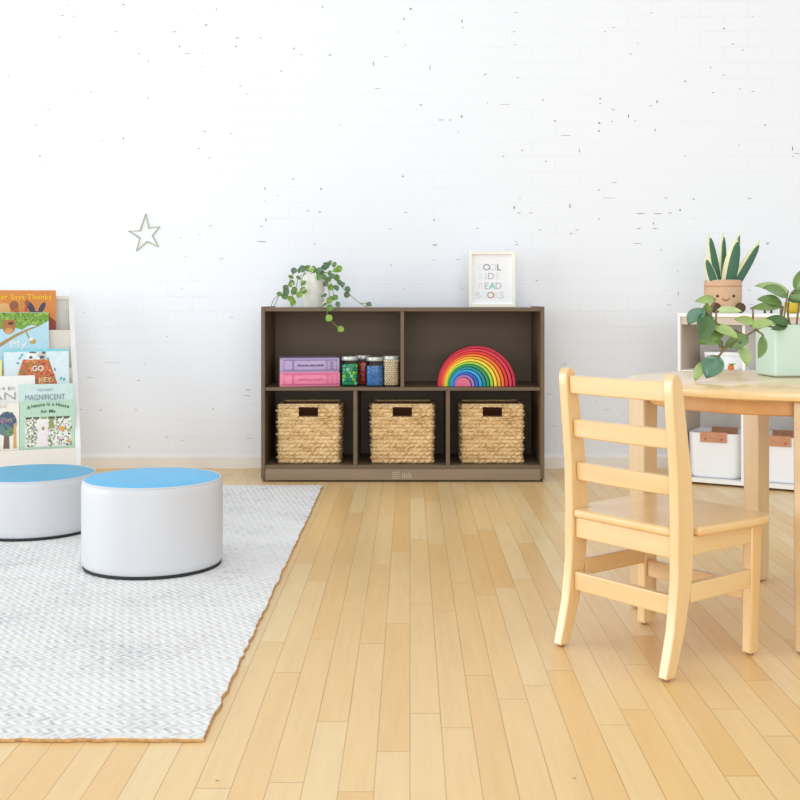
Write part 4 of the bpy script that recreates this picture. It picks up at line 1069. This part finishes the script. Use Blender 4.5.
def plush():
    p = cl(0.153, 0.15, 0.7246); s = p.y / F
    root = thing('plush_plant_toy', 'plush snake plant toy in a smiling tan pot on the white cabinet', 'soft toy', p, (0, 0, R(-3)))
    tan = plain('tan_felt', (214, 178, 146), 0.95, 0.08, 120, spec=0.1); br = plain('brown_felt', (96, 76, 58), 0.95, 0.1, 100, spec=0.1); gr = plain('green_plush', (82, 118, 98), 0.95, 0.1, 150, spec=0.1); cr = plain('cream_plush', (232, 232, 192), 0.95, 0.05, 100, spec=0.1); dk = plain('thread_dark', (52, 38, 34), 0.6)
    r = 0.080; h = 0.142; zb = 0.008
    bm = BM(); prof = [(r * 0.55, zb), (r * 0.80, zb + 0.004), (r * 0.93, zb + 0.018), (r * 0.98, zb + 0.04), (r, h * 0.6), (r * 0.985, h - 0.012), (r * 0.96, h - 0.003), (r * 0.9, h), (r * 0.84, h - 0.006), (0.01, h - 0.012)]
    lathe(bm, prof, 40); pot = obj('pot_body', bm, tan, root)
    bm = BM(); tube(bm, [(r * 0.985 * math.cos(a), r * 0.985 * math.sin(a), h - 0.028) for a in [2 * math.pi * k / 40 for k in range(40)]], 0.0022, 6, closed=True); obj('stitched_hem', bm, plain('tan_seam', (186, 140, 102), 0.9), pot)
    for x in (-0.0385, 0.0295):
        bm = BM(); y = -math.sqrt(r * r - x * x) - 0.001; ball(bm, (x, y, 0.072), 0.0058, 12, 8); obj('eye', bm, dk, pot)
    bm = BM(); pts = []
    for k in range(11):
        x = -0.020 + 0.030 * k / 10; u = (k - 5) / 5; pts.append((x, -math.sqrt(r * r - x * x) - 0.0012, 0.053 + 0.009 * u * u))
    tube(bm, pts, 0.0018, 6); obj('smile', bm, plain('smile_thread', (150, 92, 62), 0.7), pot)
    for x, y in ((-0.045, -0.066), (0.060, -0.062)):
        bm = BM(); ball(bm, (x, y, 0.022), 0.022, 18, 12, sc=(1, 1, 1)); obj('foot', bm, br, root)
    # five stuffed leaves: cream outer body with a green face, photo pixel base and tip
    LV = [((716, 283), (708, 233), 15, 0.00, (0.4, -1, 0.1)), ((722, 283), (723, 232), 11, 0.03, (0.3, -1, 0)), ((728, 281), (737, 237), 19, -0.03, (0.1, -1, 0.1)), ((731, 283), (740, 230), 9, 0.035, (-0.6, -1, 0)), ((735, 283), (760, 240), 15, -0.02, (0.4, -1, 0)), ((714, 284), (705, 257), 13, -0.035, (-0.5, -1, 0))]
    inv = (Matrix.Translation(p) @ Matrix.Rotation(R(-3), 4, 'Z')).inverted()
    for a, b, wp, dy, up in LV:
        A = inv @ at(*a, p.y + dy); B = inv @ at(*b, p.y + dy * 1.6)
        A = A + (A - B).normalized() * 0.012
        bm = BM(); ax = (B - A); Ln = ax.length; ax.normalize(); U = Vector(up); sd = ax.cross(U).normalized(); nr = sd.cross(ax)
        rings = []; n = 14; W = wp * s / 2 * 0.90
        for k in range(13):
            t = k / 12; w = W * (0.80 + 0.5 * t - 1.26 * t ** 2.6 if t < 1 else 0.03); w = max(w, W * 0.05)
            rings.append([A + ax * Ln * t + sd * w * math.cos(2 * math.pi * j / n) + nr * w * 0.42 * math.sin(2 * math.pi * j / n) for j in range(n)])
        loft(bm, rings); lf = obj('leaf', bm, cr, root)
        bm = BM()                                       # green face sewn on the front
        rings = []
        for k in range(11):
            t = 0.0 + 0.90 * k / 10; w = W * (0.80 + 0.5 * t - 1.26 * t ** 2.6) * (0.76 if t < 0.88 else 0.4)
            rings.append([A + ax * Ln * t + sd * (w * math.cos(2 * math.pi * j / n) + W * 0.17) + nr * (W * 0.20 + w * 0.42 * math.sin(2 * math.pi * j / n)) for j in range(n)])
        loft(bm, rings); g = obj('green_face', bm, gr, lf)
plush()

def small_toys():
    z = 0.7246
    p = cl(0.345, 0.14, z); root = thing('toy_cow', 'small black and white animal figure on the white cabinet, behind the stems', 'toy animal', p, (0, 0, R(8)))
    wh = plain('toy_white', (244, 244, 240), 0.4); bk = plain('toy_black', (34, 34, 38), 0.4)
    bm = BM()
    bmesh.ops.create_uvsphere(bm, u_segments=16, v_segments=10, radius=1.0)
    for v in bm.verts: v.co = Vector((v.co.x * 0.022, v.co.y * 0.009, 0.018 + v.co.z * 0.0085 + 0.001 * math.sin(v.co.x * 5)))
    bd = obj('body', bm, wh, root)
    bm = BM(); ball(bm, (-0.027, 0, 0.024), 0.0068, 12, 8, sc=(1.2, 0.9, 0.9)); ball(bm, (-0.034, 0, 0.022), 0.0042, 10, 6); ball(bm, (-0.024, 0.006, 0.029), 0.0025, 8, 6); ball(bm, (-0.024, -0.006, 0.029), 0.0025, 8, 6); obj('head', bm, bk, root)
    for x, y in ((-0.014, -0.005), (-0.014, 0.005), (0.015, -0.005), (0.015, 0.005)):
        bm = BM(); lathe(bm, [(0.003, 0.0), (0.0026, 0.008), (0.0034, 0.014)], 10, x, y); obj('leg', bm, bk, root)
    bm = BM(); ball(bm, (-0.006, -0.0045, 0.018), 0.0065, 10, 8, sc=(1.2, 0.8, 0.8)); ball(bm, (0.010, -0.0045, 0.020), 0.0055, 10, 8, sc=(1.1, 0.8, 0.8)); obj('patches', bm, bk, root)
    bm = BM(); tube(bm, [(0.021, 0, 0.022), (0.026, 0, 0.018), (0.027, 0, 0.010)], 0.0012, 6); obj('tail', bm, bk, root)
    p = cl(0.447, 0.14, z); root = thing('toy_cup', 'mustard yellow rounded cup on the white cabinet at the right edge of the photo', 'cup', p)
    bm = BM(); lathe(bm, [(0.018, 0.0), (0.026, 0.003), (0.033, 0.012), (0.036, 0.026), (0.0365, 0.046), (0.034, 0.046), (0.033, 0.026), (0.024, 0.008), (0.002, 0.006)], 28); obj('cup_body', bm, plain('mustard_glaze', (206, 176, 40), 0.4), root)
    bm = BM(); tube(bm, smooth_path([(0.034, 0, 0.038), (0.050, 0, 0.036), (0.052, 0, 0.022), (0.035, 0, 0.014)]), 0.0035, 8); obj('handle', bm, plain('mustard_glaze', (206, 176, 40)), root)
small_toys()

# ------------------------------------------------------------------ light
w = bpy.data.worlds.new('daylight'); S.world = w; w.use_nodes = True
bg = w.node_tree.nodes['Background']; bg.inputs[0].default_value = (0.90, 0.95, 1.0, 1); bg.inputs[1].default_value = 0.72
def area(name, loc, target, sx_, sy_, power, col=(1, 1, 1)):
    l = bpy.data.lights.new(name, 'AREA'); l.shape = 'RECTANGLE'; l.size = sx_; l.size_y = sy_; l.energy = power; l.color = col
    o = bpy.data.objects.new(name, l); COL.objects.link(o); o.location = loc
    o.rotation_euler = (Vector(target) - Vector(loc)).to_track_quat('-Z', 'Y').to_euler()
    return o
area('window_daylight', (-6.5, 2.2, 1.4), (0.0, 2.5, 0.9), 5.4, 2.7, 225, (0.92, 0.97, 1.0))
area('rear_fill', (0.3, -3.2, 1.4), (0.3, 4.8, 0.3), 6.5, 2.6, 150, (0.97, 0.985, 1.0))  # added fill from behind the camera, evens out the back wall
area('overhead_fill', (0.6, 1.2, 3.8), (0.6, 1.6, 0.0), 5.0, 3.0, 36, (1.0, 0.985, 0.96))  # added fill from overhead, lifts the floor and upward faces

# ------------------------------------------------------------------ camera
cam = bpy.data.cameras.new('camera'); co = bpy.data.objects.new('camera', cam); COL.objects.link(co)
co.location = (0, 0, HC); co.rotation_euler = (R(90), 0, 0)
cam.sensor_width = 36.0; cam.lens = 36.0 * F / 800.0
cam.shift_x = -(VX - 400) / 800.0; cam.shift_y = -(400 - HY) / 800.0
cam.clip_start = 0.05; S.camera = co
S.view_settings.view_transform = 'Standard'; S.view_settings.look = 'None'
S.view_settings.gamma = 1.0; S.view_settings.exposure = 0.1; S.view_settings.use_curve_mapping = False
